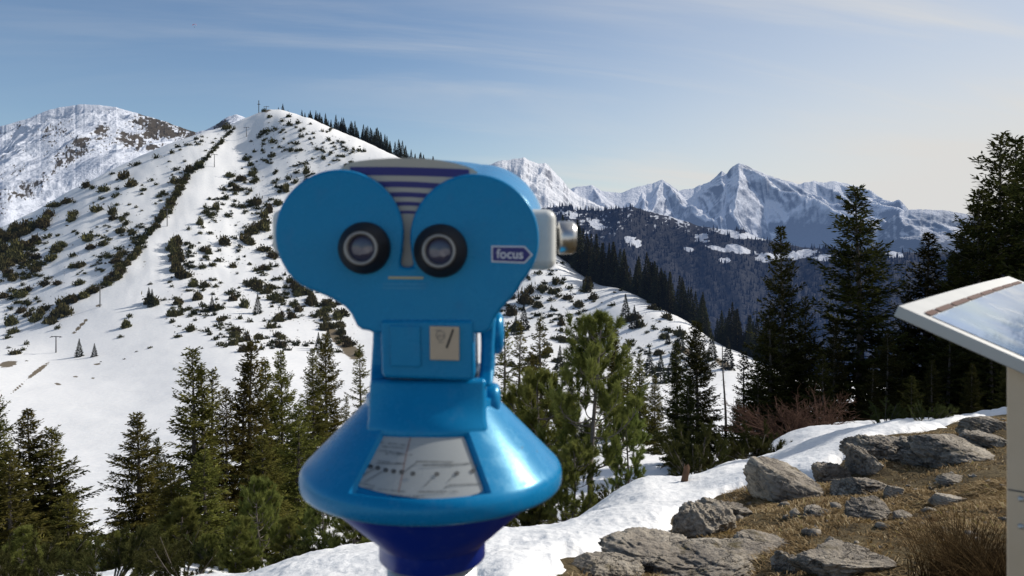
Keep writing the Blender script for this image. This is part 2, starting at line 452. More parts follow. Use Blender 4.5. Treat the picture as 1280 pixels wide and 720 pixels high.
def range_mesh(name, sky, Y0, front, back, footz, p0, p1, npx, amp, nscale, seed, mat, pw=1.0, crag=1.0, nv=150, bare=None, jag=.0, spurs=()):
    sky = np.array(sky, float)
    px = np.linspace(p0, p1, npx)
    sk = np.interp(px, sky[:, 0], sky[:, 1])
    sk = sk + jag * fbm(px / 9.0, px * 0 + .5, oct=4, seed=seed + 50, ridged=True)
    w = np.concatenate([-(np.linspace(1, 0, nv) ** 1.35)[:-1], np.linspace(0, 1, nv // 4)])
    PX, W = np.meshgrid(px, w, indexing='ij'); SK = np.repeat(sk[:, None], len(w), 1)
    Yr = Y0 * (1 + .03 * fbm(px / 70, px * 0, oct=3, seed=seed))[:, None]
    Y = np.where(W < 0, Yr + W * front, Yr + W * back)
    X = (PX - CX) / F * Y
    zr = EYE - (SK - HY) / F * Yr
    a = np.abs(W)
    prof = (1 - a) ** pw
    Z = footz + (zr - footz) * np.where(W < 0, prof, (1 - a))
    for spx, spy, dr, ds in spurs:
        y0 = np.interp(spx, px, Yr[:, 0]); x0 = (spx - CX) / F * y0; z0 = EYE - (spy - HY) / F * y0
        L_ = (y0 - Y) + 40 * fbm(X / 300, Y / 300, oct=3, seed=int(spx))
        lat = (X - x0 - dr * L_) + 70 * fbm(X / 420, Y / 420, oct=3, seed=int(spx) + 3) * np.clip(L_ / 500, 0, 1)
        zs = z0 - (z0 - footz) / front * 1.02 * ds * L_ - 12 - np.where(lat > 0, .72, .95) * np.abs(lat)
        Z = np.where((W < 0) & (L_ > 0), np.maximum(Z, zs), Z)
    e = sstep(0, .12, a) * (1 - .5 * a)
    wx = X / nscale + .35 * fbm(X / nscale * .7, Y / nscale * .7, oct=3, seed=seed + 9)
    wy = Y / nscale * .55 + .35 * fbm(X / nscale * .7 + 7, Y / nscale * .7, oct=3, seed=seed + 19)
    Z = Z + amp * e * (crag * fbm(wx, wy, oct=6, seed=seed + 1, gain=.52, ridged=True) + (1 - crag) * fbm(wx, wy, oct=5, seed=seed + 2))
    Z = Z - amp * .25 * e
    V = np.stack([X, Y, Z], -1).reshape(-1, 3)
    me = mesh_np(name, V, grid_faces(len(px), len(w)), 4, smooth=True)
    b = np.zeros(V.shape[0])
    if bare is not None:
        vpx = V[:, 0] / V[:, 1] * F + CX; vpy = HY - (V[:, 2] - EYE) / V[:, 1] * F
        b = bare(vpx, vpy, V)
    me.attributes.new('bare', 'FLOAT', 'POINT').data.foreach_set('value', b.astype(np.float32))
    return tag(obj(name, me, mat), kind='structure'), V, b

def gauss(u, v, px, py, rx, ry, ang=0.0):
    c, s = math.cos(ang), math.sin(ang)
    a = ((u - px) * c + (v - py) * s) / rx; b = (-(u - px) * s + (v - py) * c) / ry
    return np.exp(-(a * a + b * b))

# great massif far away
def bare_massif(u, v, V):
    return .75 * sstep(272, 318, v + 14 * fbm(u / 30, v / 30, oct=3, seed=77)) + .05
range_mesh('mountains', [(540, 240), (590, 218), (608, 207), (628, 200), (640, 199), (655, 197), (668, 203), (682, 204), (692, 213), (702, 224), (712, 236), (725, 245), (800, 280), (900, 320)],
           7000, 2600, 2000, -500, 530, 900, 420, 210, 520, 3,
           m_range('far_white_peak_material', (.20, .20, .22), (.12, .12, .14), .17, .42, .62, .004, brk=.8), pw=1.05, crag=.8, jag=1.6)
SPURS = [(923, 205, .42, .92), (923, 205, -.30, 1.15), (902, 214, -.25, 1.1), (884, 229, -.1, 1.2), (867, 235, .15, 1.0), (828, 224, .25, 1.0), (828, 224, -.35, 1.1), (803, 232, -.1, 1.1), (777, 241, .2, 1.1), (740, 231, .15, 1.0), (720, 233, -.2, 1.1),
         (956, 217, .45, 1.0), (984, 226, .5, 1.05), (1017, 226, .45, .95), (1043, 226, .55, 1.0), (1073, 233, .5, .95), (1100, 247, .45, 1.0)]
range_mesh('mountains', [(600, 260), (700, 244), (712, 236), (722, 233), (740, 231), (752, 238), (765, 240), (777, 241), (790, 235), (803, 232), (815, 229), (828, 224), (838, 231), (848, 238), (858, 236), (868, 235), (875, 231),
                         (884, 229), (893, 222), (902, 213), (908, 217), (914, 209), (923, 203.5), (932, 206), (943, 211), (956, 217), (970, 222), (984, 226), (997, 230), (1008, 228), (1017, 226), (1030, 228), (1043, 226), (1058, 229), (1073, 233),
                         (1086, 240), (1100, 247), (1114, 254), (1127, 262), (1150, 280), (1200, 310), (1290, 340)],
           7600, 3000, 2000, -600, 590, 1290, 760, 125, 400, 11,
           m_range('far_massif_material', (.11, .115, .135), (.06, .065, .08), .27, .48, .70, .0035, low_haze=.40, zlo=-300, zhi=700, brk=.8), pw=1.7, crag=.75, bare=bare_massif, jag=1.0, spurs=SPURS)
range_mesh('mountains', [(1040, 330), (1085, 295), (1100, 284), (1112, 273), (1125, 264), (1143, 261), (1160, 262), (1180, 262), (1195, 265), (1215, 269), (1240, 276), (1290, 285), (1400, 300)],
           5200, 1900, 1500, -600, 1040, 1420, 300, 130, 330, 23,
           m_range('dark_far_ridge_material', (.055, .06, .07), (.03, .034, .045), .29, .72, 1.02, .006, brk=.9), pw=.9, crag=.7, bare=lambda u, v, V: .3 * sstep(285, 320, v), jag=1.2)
# wooded hill across the valley
CLEAR = ((878, 297, 11, 6, 0), (912, 291, 26, 5, .25), (940, 295, 22, 4, .2), (925, 312, 20, 5, .2), (965, 321, 26, 6, 0), (1000, 318, 28, 6, -.1), (900, 311, 16, 3, .2), (1030, 322, 16, 5, 0), (1118, 318, 12, 5, 0), (790, 302, 16, 6, .3),
         (860, 312, 10, 3, .3), (905, 325, 8, 4, 0), (715, 268, 10, 5, .3), (845, 272, 12, 5, .4), (745, 280, 14, 6, .5))
def bare_wood(u, v, V):
    k = np.zeros(len(u))
    for c in CLEAR: k = np.maximum(k, gauss(u, v, *c))
    n = fbm(u / 14, v / 9, oct=4, seed=5)
    m_ = sstep(.34, .62, k * (1 + .9 * fbm(u / 5, v / 2.6, oct=4, seed=8)) + .25 * n)
    m_ = np.maximum(m_, sstep(.16, .34, fbm(u / 3.2, v / 2.6, oct=3, seed=44)) * sstep(322, 285, v + .12 * (u - 760)) * sstep(960, 860, u) * .5)
    return np.where(m_ > 0, .62 - .72 * m_, .62 + .5 * sstep(.05, -.2, n) * sstep(320, 270, v) * 0 + sstep(282, 318, v - (u - 690) * .06) * .5)
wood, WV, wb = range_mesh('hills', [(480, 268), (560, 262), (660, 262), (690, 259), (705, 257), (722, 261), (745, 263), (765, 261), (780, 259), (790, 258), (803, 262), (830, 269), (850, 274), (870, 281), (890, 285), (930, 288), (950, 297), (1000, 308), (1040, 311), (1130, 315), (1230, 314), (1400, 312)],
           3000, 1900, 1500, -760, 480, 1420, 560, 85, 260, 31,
           m_range('wooded_hill_material', (.024, .023, .023), (.011, .011, .012), .12, .42, .62, .012, low_haze=.14, zlo=-350, zhi=60, brk=.95, hz=(.12, .22, .50), snowc=(.60, .62, .67)), pw=.85, crag=.55, bare=bare_wood, jag=1.5, nv=220)  # clearing snow colour also dimmed to look hazier
# the higher snow mountain behind the ski hill
def bare_left(u, v, V):
    k = 1.0 * gauss(u, v, 88, 192, 58, 9, -.72) + 1.15 * gauss(u, v, 208, 159, 42, 12, .32) + .8 * gauss(u, v, 165, 172, 55, 9, .3) + .75 * gauss(u, v, 150, 186, 60, 8, -.2) + .9 * gauss(u, v, 10, 245, 45, 22, -.5) + .5 * gauss(u, v, 60, 165, 70, 16, .1) + .4 * gauss(u, v, 20, 200, 50, 20, -.3) + 1.2 * gauss(u, v, 278, 156, 10, 7, .3)
    n = fbm(u / 16, v / 11, oct=3, seed=15); f = fbm(u / 4.5, v / 3.5, oct=4, seed=16, ridged=True)
    k = k * (.80 + .55 * sstep(120, 190, u))
    g = fbm(u / 1.8, v / 1.3, oct=3, seed=17)
    return np.clip(k, 0, 1.3) * np.clip(.50 + .8 * n + .8 * f, -.2, 1.5) - .2 + .8 * sstep(.22, .5, g) * np.clip(.35 + k, 0, 1) * sstep(-.35, .2, n)
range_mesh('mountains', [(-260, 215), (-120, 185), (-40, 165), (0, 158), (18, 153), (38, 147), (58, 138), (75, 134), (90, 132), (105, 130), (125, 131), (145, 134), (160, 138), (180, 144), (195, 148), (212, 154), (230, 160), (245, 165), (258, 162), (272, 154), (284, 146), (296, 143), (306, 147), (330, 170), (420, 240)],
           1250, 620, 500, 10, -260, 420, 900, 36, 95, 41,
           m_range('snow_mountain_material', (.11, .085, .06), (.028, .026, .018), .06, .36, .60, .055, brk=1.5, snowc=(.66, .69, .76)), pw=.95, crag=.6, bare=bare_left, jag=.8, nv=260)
# ------------------------------------------------------------------ vegetation
M_SPRUCE = m_leaf('spruce_needle_material', (.032, .037, .010), (.175, .160, .042), .27, 1.0)
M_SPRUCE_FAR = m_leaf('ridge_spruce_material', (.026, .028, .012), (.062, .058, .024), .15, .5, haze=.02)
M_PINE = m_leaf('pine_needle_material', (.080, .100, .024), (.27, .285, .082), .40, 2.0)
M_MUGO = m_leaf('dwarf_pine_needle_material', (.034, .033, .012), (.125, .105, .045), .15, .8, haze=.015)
M_BARK = m_bark('grey_bark_material', (.05, .042, .035), (.17, .15, .13))
M_BARKP = m_bark('pine_bark_material', (.09, .075, .065), (.24, .21, .185))
M_PINED = m_leaf('dark_pine_needle_material', (.030, .036, .012), (.10, .10, .035), .2, 2.0)
M_TWIG = m_bark('red_twig_material', (.048, .028, .020), (.16, .088, .06))

def tube(V, Fc, pts, rad, n=5):
    """append a tapered tube along pts; V list of arrays, Fc list of quads"""
    pts = np.asarray(pts, float); base = sum(len(v) for v in V)
    d = np.gradient(pts, axis=0); d /= np.linalg.norm(d, axis=1)[:, None] + 1e-9
    ref = np.where(np.abs(d[:, 2:3]) > .9, np.array([[1., 0, 0]]), np.array([[0, 0, 1.]]))
    s = np.cross(d, ref); s /= np.linalg.norm(s, axis=1)[:, None] + 1e-9
    t = np.cross(d, s)
    a = np.linspace(0, 2 * np.pi, n, endpoint=False)
    ring = pts[:, None] + np.asarray(rad)[:, None, None] * (np.cos(a)[None, :, None] * s[:, None] + np.sin(a)[None, :, None] * t[:, None])
    V.append(ring.reshape(-1, 3))
    for i in range(len(pts) - 1):
        for k in range(n):
            Fc.append((base + i * n + k, base + i * n + (k + 1) % n, base + (i + 1) * n + (k + 1) % n, base + (i + 1) * n + k))

def leaf_quads(p, d, nrm, ln, wd):
    """rhombic leaves: base p, direction d, face normal nrm"""
    s = np.cross(d, nrm); s /= np.linalg.norm(s, axis=1)[:, None] + 1e-9
    ln = np.asarray(ln)[:, None]; wd = np.asarray(wd)[:, None]
    a = p; b = p + d * ln * .45 + s * wd * .5; c = p + d * ln; e = p + d * ln * .45 - s * wd * .5
    return np.stack([a, b, c, e], 1).reshape(-1, 3)

def unit(a): return a / (np.linalg.norm(a, axis=-1, keepdims=True) + 1e-9)

def spruce_meshes(seed, Ht, Rm, whorls, gap=.25, leaf=.17, dens=1.55, lowcut=.02, droop=.55, slim=.85, tips=1, leafw=.40):
    rg = np.random.default_rng(seed)
    TV, TF, BV, BF = [], [], [], []
    tips_xy = [(0, 0, Ht)] + [(rg.uniform(-.35, .35), rg.uniform(-.35, .35), Ht * rg.uniform(.82, .93)) for _ in range(tips - 1)]
    LP, LD, LN, LL = [], [], [], []
    for ti, (ox, oy, ht) in enumerate(tips_xy):
        z = np.linspace(0, 1, 14)
        wob = np.stack([.10 * np.sin(z * 4 + seed), .10 * np.cos(z * 3 + seed * 2), z * 0], 1) * z[:, None]
        pts = np.stack([ox * sstep(.2, .6, z), oy * sstep(.2, .6, z), z * ht], 1) + wob
        tube(TV, TF, pts, (.016 * ht) * (1 - z * .97) + .006, 7)
        def ctr(h): return np.array([np.interp(h, pts[:, 2], pts[:, 0]), np.interp(h, pts[:, 2], pts[:, 1]), h])
        t0 = lowcut if ti == 0 else .45
        hs = t0 + (1 - t0) * (np.linspace(0, 1, int(whorls * (1 - t0))) ** .92)
        for t in hs[:-1]:
            nb = rg.integers(5, 8)
            az0 = rg.uniform(0, 6.28)
            lop = rg.uniform(.7, 1.2)
            for b in range(nb):
                if rg.random() < gap * (.5 if t > .8 else 1): continue
                az = az0 + b * 6.28 / nb + rg.normal(0, .22)
                h = min(.985, t + rg.normal(0, .012)) * ht
                L = Rm * ((1 - t) ** slim * .93 + .05) * lop * rg.uniform(.55, 1.2) * (1 if ti == 0 else .6)
                if t < .2: L *= .6 + 2 * t
                e0 = .05 + .85 * t + rg.normal(0, .08)
                dr = droop * (1.05 - t) * rg.uniform(.7, 1.3)
                s = np.linspace(0, 1, 7)
                r = L * s
                zz = L * (e0 * s - dr * s ** 1.4 + .22 * s ** 3)
                c = ctr(h)
                bend = rg.normal(0, .12)
                p = c + np.stack([r * np.cos(az + bend * s), r * np.sin(az + bend * s), zz], 1)
                tube(BV, BF, p, .0022 * ht * (L / Rm) ** .5 * (1 - s * .85) + .002, 3)
                fw = unit(np.gradient(p, axis=0))
                nt = max(5, int(L / .105 * dens))
                ss = np.sort(rg.uniform(.10, 1, nt * 2))
                pp = np.stack([np.interp(ss, s, p[:, k]) for k in range(3)], 1)
                ff = unit(np.stack([np.interp(ss, s, fw[:, k]) for k in range(3)], 1))
                sd = unit(np.cross(ff, [0, 0, 1])) * np.where(rg.random(len(ss)) < .5, 1, -1)[:, None]
                td = unit(ff * .75 + sd * rg.uniform(.45, 1.0, (len(ss), 1)) + np.array([0, 0, -1.]) * rg.uniform(.05, .55, (len(ss), 1)))
                tl = np.minimum(.34 * L * (1.1 - ss * .8) + .06, .62) * rg.uniform(.6, 1.15, len(ss))
                for q in range(int(np.ceil(tl.max() / (leaf * .62)))):
                    a = q * leaf * .62
                    k = tl > a
                    m = k.sum()
                    if not m: break
                    LP.append(pp[k] + td[k] * a + rg.normal(0, .012, (m, 3)))
                    LD.append(unit(td[k] + rg.normal(0, .28, (m, 3)) + np.array([0, 0, -.10])))
                    LN.append(unit(np.array([0, 0, 1.]) + rg.normal(0, .55, (m, 3)))); LL.append(leaf * rg.uniform(.7, 1.3, m))
                # needles along the branch itself
                m = max(2, int(L / .09))
                k = rg.uniform(.25, 1, m)
                LP.append(np.stack([np.interp(k, s, p[:, j]) for j in range(3)], 1)); LD.append(unit(np.stack([np.interp(k, s, fw[:, j]) for j in range(3)], 1) + rg.normal(0, .35, (m, 3))))
                LN.append(unit(np.array([0, 0, 1.]) + rg.normal(0, .5, (m, 3)))); LL.append(leaf * rg.uniform(.7, 1.2, m))
        # leader
        m = 26
        k = rg.uniform(.90, 1.0, m) * ht
        a = rg.uniform(0, 6.28, m)
        LP.append(np.stack([np.interp(k, pts[:, 2], pts[:, 0]), np.interp(k, pts[:, 2], pts[:, 1]), k], 1)); LD.append(unit(np.stack([np.cos(a), np.sin(a), np.full(m, 1.2)], 1)))
        LN.append(unit(rg.normal(0, 1, (m, 3)))); LL.append(leaf * .8 * np.ones(m))
    p, d, nr, ln = [np.concatenate(x) for x in (LP, LD, LN, LL)]
    Q = leaf_quads(p, d, nr, ln, ln * leafw)
    Vb = np.concatenate(BV); nbv = len(Vb)
    V = np.concatenate([Vb, Q]); nf = len(BF)
    Fq = np.concatenate([np.array(BF), np.arange(len(Q)).reshape(-1, 4) + nbv])
    crown = mesh_np('spruce_crown', V, Fq, 4, mats=np.concatenate([np.ones(nf), np.zeros(len(Q) // 4)]))
    crown.materials.append(M_SPRUCE); crown.materials.append(M_BARK)
    trunk = mesh_np('spruce_trunk', np.concatenate(TV), np.array(TF), 4, smooth=True)
    trunk.materials.append(M_BARK)
    return crown, trunk, Ht

def needles(shp, shd, rg, n=46, ln=.075, wd=.008, slen=.14):
    """bottle-brush shoots at points shp along directions shd -> triangle vertices"""
    m = len(shp)
    f = rg.uniform(0, 1, (m, n, 1))
    a = rg.normal(0, 1, (m, n, 3))
    d = shd[:, None, :]
    a = a - (a * d).sum(-1, keepdims=True) * d
    a = unit(a)
    nd = unit(d * rg.uniform(.5, 1.1, (m, n, 1)) + a * rg.uniform(.45, .9, (m, n, 1)))
    base = shp[:, None, :] + d * f * slen
    side = unit(np.cross(nd, rg.normal(0, 1, (m, n, 3))))
    L = ln * rg.uniform(.7, 1.25, (m, n, 1))
    T = np.stack([base - side * wd * .5, base + side * wd * .5, base + nd * L], 2)
    return T.reshape(-1, 3)

def pine_meshes(seed, Ht, Rm, nwh, per, sub, lean=.12, n=46, top_up=.9, low=.18, ln=.085, slim=.55):
    rg = np.random.default_rng(seed)
    TV, TF, BV, BF = [], [], [], []
    z = np.linspace(0, 1, 16)
    pts = np.stack([lean * Ht * (np.sin(z * 2.6 + seed) - np.sin(seed)) * .5, .6 * lean * Ht * (np.cos(z * 2.1 + seed) - np.cos(seed)) * .5, z * Ht], 1)
    tube(TV, TF, pts, (.018 * Ht) * (1 - z * .9) + .006, 8)
    SP, SDn = [], []
    for t in low + (1 - low) * np.linspace(0, 1, nwh) ** .95:
        for b in range(per):
            if rg.random() < .12: continue
            az = rg.uniform(0, 6.28)
            h = min(.99, t + rg.normal(0, .02)) * Ht
            L = Rm * ((1 - t) ** slim * .95 + .12) * rg.uniform(.55, 1.15)
            c = np.array([np.interp(h, pts[:, 2], pts[:, 0]), np.interp(h, pts[:, 2], pts[:, 1]), h])
            s = np.linspace(0, 1, 8)
            e0 = -.18 + .7 * t + rg.normal(0, .12)
            zz = L * (e0 * s + .38 * top_up * s ** 2.4 - .12 * np.sin(s * 3))
            w = rg.normal(0, .25)
            p = c + np.stack([L * s * np.cos(az + w * s * s), L * s * np.sin(az + w * s * s), zz], 1)
            tube(BV, BF, p, (.006 * Ht) * (L / Rm) * (1 - .85 * s) + .003, 4)
            ns = max(3, int(sub * L / Rm))
            for k in range(ns):
                f = rg.uniform(.35, 1) ** .8
                q = np.array([np.interp(f, s, p[:, j]) for j in range(3)])
                out = unit(p[-1] - p[-3])
                dd = unit(out * .8 + np.array([0, 0, .35]) + rg.normal(0, .55, 3))
                l2 = .30 * L * rg.uniform(.4, 1.1)
                e = q + dd * l2 + np.array([0, 0, .25 * l2])
                tube(BV, BF, np.stack([q, (q + e) / 2 + rg.normal(0, .01, 3), e]), np.array([.006, .005, .003]), 3)
                for g in (1.0, .72, .45):
                    SP.append(q + (e - q) * g); SDn.append(unit(dd + np.array([0, 0, .45]) + rg.normal(0, .3, 3)))
            SP.append(p[-1]); SDn.append(unit(p[-1] - p[-2] + np.array([0, 0, .05])))
    SP.append(pts[-1]); SDn.append(np.array([0, 0, 1.]))
    Tr = needles(np.array(SP), np.array(SDn), rg, n, ln, .0095)
    Vb = np.concatenate(BV); fb = np.array(BF)
    V = np.concatenate([Vb, Tr])
    flat = np.concatenate([fb.ravel(), np.arange(len(Tr)) + len(Vb)])
    sizes = np.concatenate([np.full(len(fb), 4), np.full(len(Tr) // 3, 3)])
    crown = mesh_np('pine_crown', V, flat, sizes, mats=np.concatenate([np.ones(len(fb)), np.zeros(len(Tr) // 3)]))
    crown.materials.append(M_PINE); crown.materials.append(M_BARKP)
    trunk = mesh_np('pine_trunk', np.concatenate(TV), np.array(TF), 4, smooth=True); trunk.materials.append(M_BARKP)
    return crown, trunk, Ht

def bush_mesh(seed, n_stems=16, R=.9, Hh=.8, sh=9, n=40, mat=None, ln=.09, wd=.013):
    """near dwarf pine: many curved stems from one root, bottle-brush shoots"""
    rg = np.random.default_rng(seed)
    BV, BF, SP, SD = [], [], [], []
    for i in range(n_stems):
        az = rg.uniform(0, 6.28); L = R * rg.uniform(.5, 1.1)
        s = np.linspace(0, 1, 7)
        p = np.stack([L * s * np.cos(az), L * s * np.sin(az), Hh * rg.uniform(.5, 1.15) * (s ** 1.5) + .05 * np.sin(s * 3)], 1)
        tube(BV, BF, p, .018 * (1 - .8 * s) + .004, 4)
        for k in range(sh):
            f = rg.uniform(.35, 1)
            q = np.array([np.interp(f, s, p[:, j]) for j in range(3)])
            d = unit(np.array([math.cos(az), math.sin(az), .9]) + rg.normal(0, .55, 3))
            e = q + d * rg.uniform(.08, .25)
            tube(BV, BF, np.stack([q, (q + e) / 2, e]), np.array([.005, .004, .003]), 3)
            SP.append(e); SD.append(unit(d + np.array([0, 0, .5])))
            SP.append((q + e) / 2); SD.append(unit(d + np.array([0, 0, .5]) + rg.normal(0, .3, 3)))
    Tr = needles(np.array(SP), np.array(SD), rg, n, ln, wd)
    Vb = np.concatenate(BV); fb = np.array(BF)
    V = np.concatenate([Vb, Tr])
    flat = np.concatenate([fb.ravel(), np.arange(len(Tr)) + len(Vb)])
    sizes = np.concatenate([np.full(len(fb), 4), np.full(len(Tr) // 3, 3)])
    me = mesh_np('dwarf_pine_bush', V, flat, sizes, mats=np.concatenate([np.ones(len(fb)), np.zeros(len(Tr) // 3)]))
    me.materials.append(mat or M_PINE); me.materials.append(M_BARK)
    return me

def far_bush_arrays(seed, n=420):
    """unit dwarf-pine mound as seen from hundreds of metres: ragged lobes of leaf clumps (radius about 1)"""
    rg = np.random.default_rng(seed)
    lob = [(0, 0, 1.0)] + [(rg.uniform(-.5, .5), rg.uniform(-.5, .5), rg.uniform(.45, .75)) for _ in range(4)]
    Pp = []
    for x, y, r in lob:
        m = int(n * r / 2.6)
        d = unit(rg.normal(0, 1, (m, 3))); d[:, 2] = np.abs(d[:, 2])
        rad = r * rg.uniform(.55, 1.0, (m, 1)) * (1 + .25 * rg.normal(0, 1, (m, 1)))
        q = d * rad * np.array([1, 1, .8]); q[:, 0] += x; q[:, 1] += y
        Pp.append(q)
    p = np.concatenate(Pp); m = len(p)
    d = unit(rg.normal(0, 1, (m, 3)) * np.array([1, 1, .7]) + np.array([0, 0, .8]))
    Q = leaf_quads(p, d, unit(rg.normal(0, 1, (m, 3))), rg.uniform(.26, .55, m), rg.uniform(.14, .30, m))
    return Q

def far_spruce_mesh(seed, n=1500, name='distant_spruce_tree', mat=None):
    """unit-height narrow spruce for trees a few dozen pixels tall"""
    rg = np.random.default_rng(seed)
    t = rg.uniform(0.02, 1, n) ** 1.15; az = rg.uniform(0, 6.28, n)
    lev = np.where(rg.random(n) < .6, (np.round(t * 21 + rg.normal(0, .22, n)) + .35 * np.sin(az * 2 + seed)) / 21, t)
    lob = 1 + .28 * np.sin(az * 3 + lev * 40 + seed)
    Rr = .165 * ((1 - lev).clip(0, 1) ** .95 + .02) * lob * rg.uniform(.25, 1.0, n) ** .5
    p = np.stack([Rr * np.cos(az), Rr * np.sin(az), lev.clip(0, .97) - .25 * Rr], 1)
    d = unit(np.stack([np.cos(az), np.sin(az), rg.uniform(-.5, .25, n)], 1))
    Q = leaf_quads(p - d * .02, d, unit(np.array([0, 0, 1.]) + rg.normal(0, .5, (n, 3))), rg.uniform(.05, .09, n) * (1.1 - .7 * lev), rg.uniform(.03, .055, n) * (1.1 - .7 * lev))
    V, Fc = [], []
    z = np.linspace(0, 1, 5)
    tube(V, Fc, np.stack([z * 0, z * 0, z], 1), .012 * (1 - z) + .002, 4)
    Vt = np.concatenate(V)
    VV = np.concatenate([Vt, Q]); FF = np.concatenate([np.array(Fc), np.arange(len(Q)).reshape(-1, 4) + len(Vt)])
    me = mesh_np(name, VV, FF, 4, mats=np.concatenate([np.ones(len(Fc)), np.zeros(n)]))
    me.materials.append(mat or M_SPRUCE_FAR); me.materials.append(M_BARK)
    return me

def gz(X, Y): return float(H(np.array([X]), np.array([Y]))[0])

SPRUCES = [spruce_meshes(1, 10, 2.1, 46, gap=.12), spruce_meshes(2, 10, 2.4, 40, gap=.2, droop=.75, leaf=.18), spruce_meshes(3, 10, 1.9, 44, gap=.26, slim=.75, tips=2),
           spruce_meshes(4, 10, 2.5, 46, gap=.1, slim=.9), spruce_meshes(5, 10, 1.45, 38, gap=.34, droop=.45, slim=.75)]
M_SPRUCE_DARK = m_leaf('shaded_spruce_needle_material', (.016, .020, .007), (.070, .070, .021), .16, 1.0)  # darker copy of the needles: backlit shade put into the colour
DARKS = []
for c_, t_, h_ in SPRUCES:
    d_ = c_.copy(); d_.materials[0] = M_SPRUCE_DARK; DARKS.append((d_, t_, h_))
MIDSPR = [far_spruce_mesh(40 + i, 2600, 'spruce_tree', M_SPRUCE) for i in range(3)]
PINES = [pine_meshes(11, 3.0, 1.0, 13, 5, 12, lean=.09, n=58, ln=.10, low=.30, slim=.62), pine_meshes(12, 2.6, 1.0, 12, 6, 12, lean=.12, n=56, ln=.10, low=.12), pine_meshes(13, 1.8, .5, 13, 5, 9, lean=.05, low=.06, slim=.7, n=50, ln=.09)]

def put_tree(kind, var, px, py_top, Y, label, name, cat, group=None, wide=1.0, X=None, base=None, rot=None, zoff=0.0):
    """a tree with trunk and crown standing on the terrain, its tip where the picture shows it"""
    crown, trunk, h0 = var
    X = (px - CX) / F * Y
    zg = (gz(X, Y) if base is None else EYE - (base - HY) / F * Y) - .12
    top = EYE - (py_top - HY) / F * Y
    k = (top - zg) / h0
    r = empty(name, (X, Y, zg), label, cat, group)
    r.scale = (k * wide, k * wide, k)
    r.rotation_euler = (0, 0, random.uniform(0, 6.28) if rot is None else rot)
    obj('crown', crown, None, r); obj('trunk', trunk, None, r)
    return r

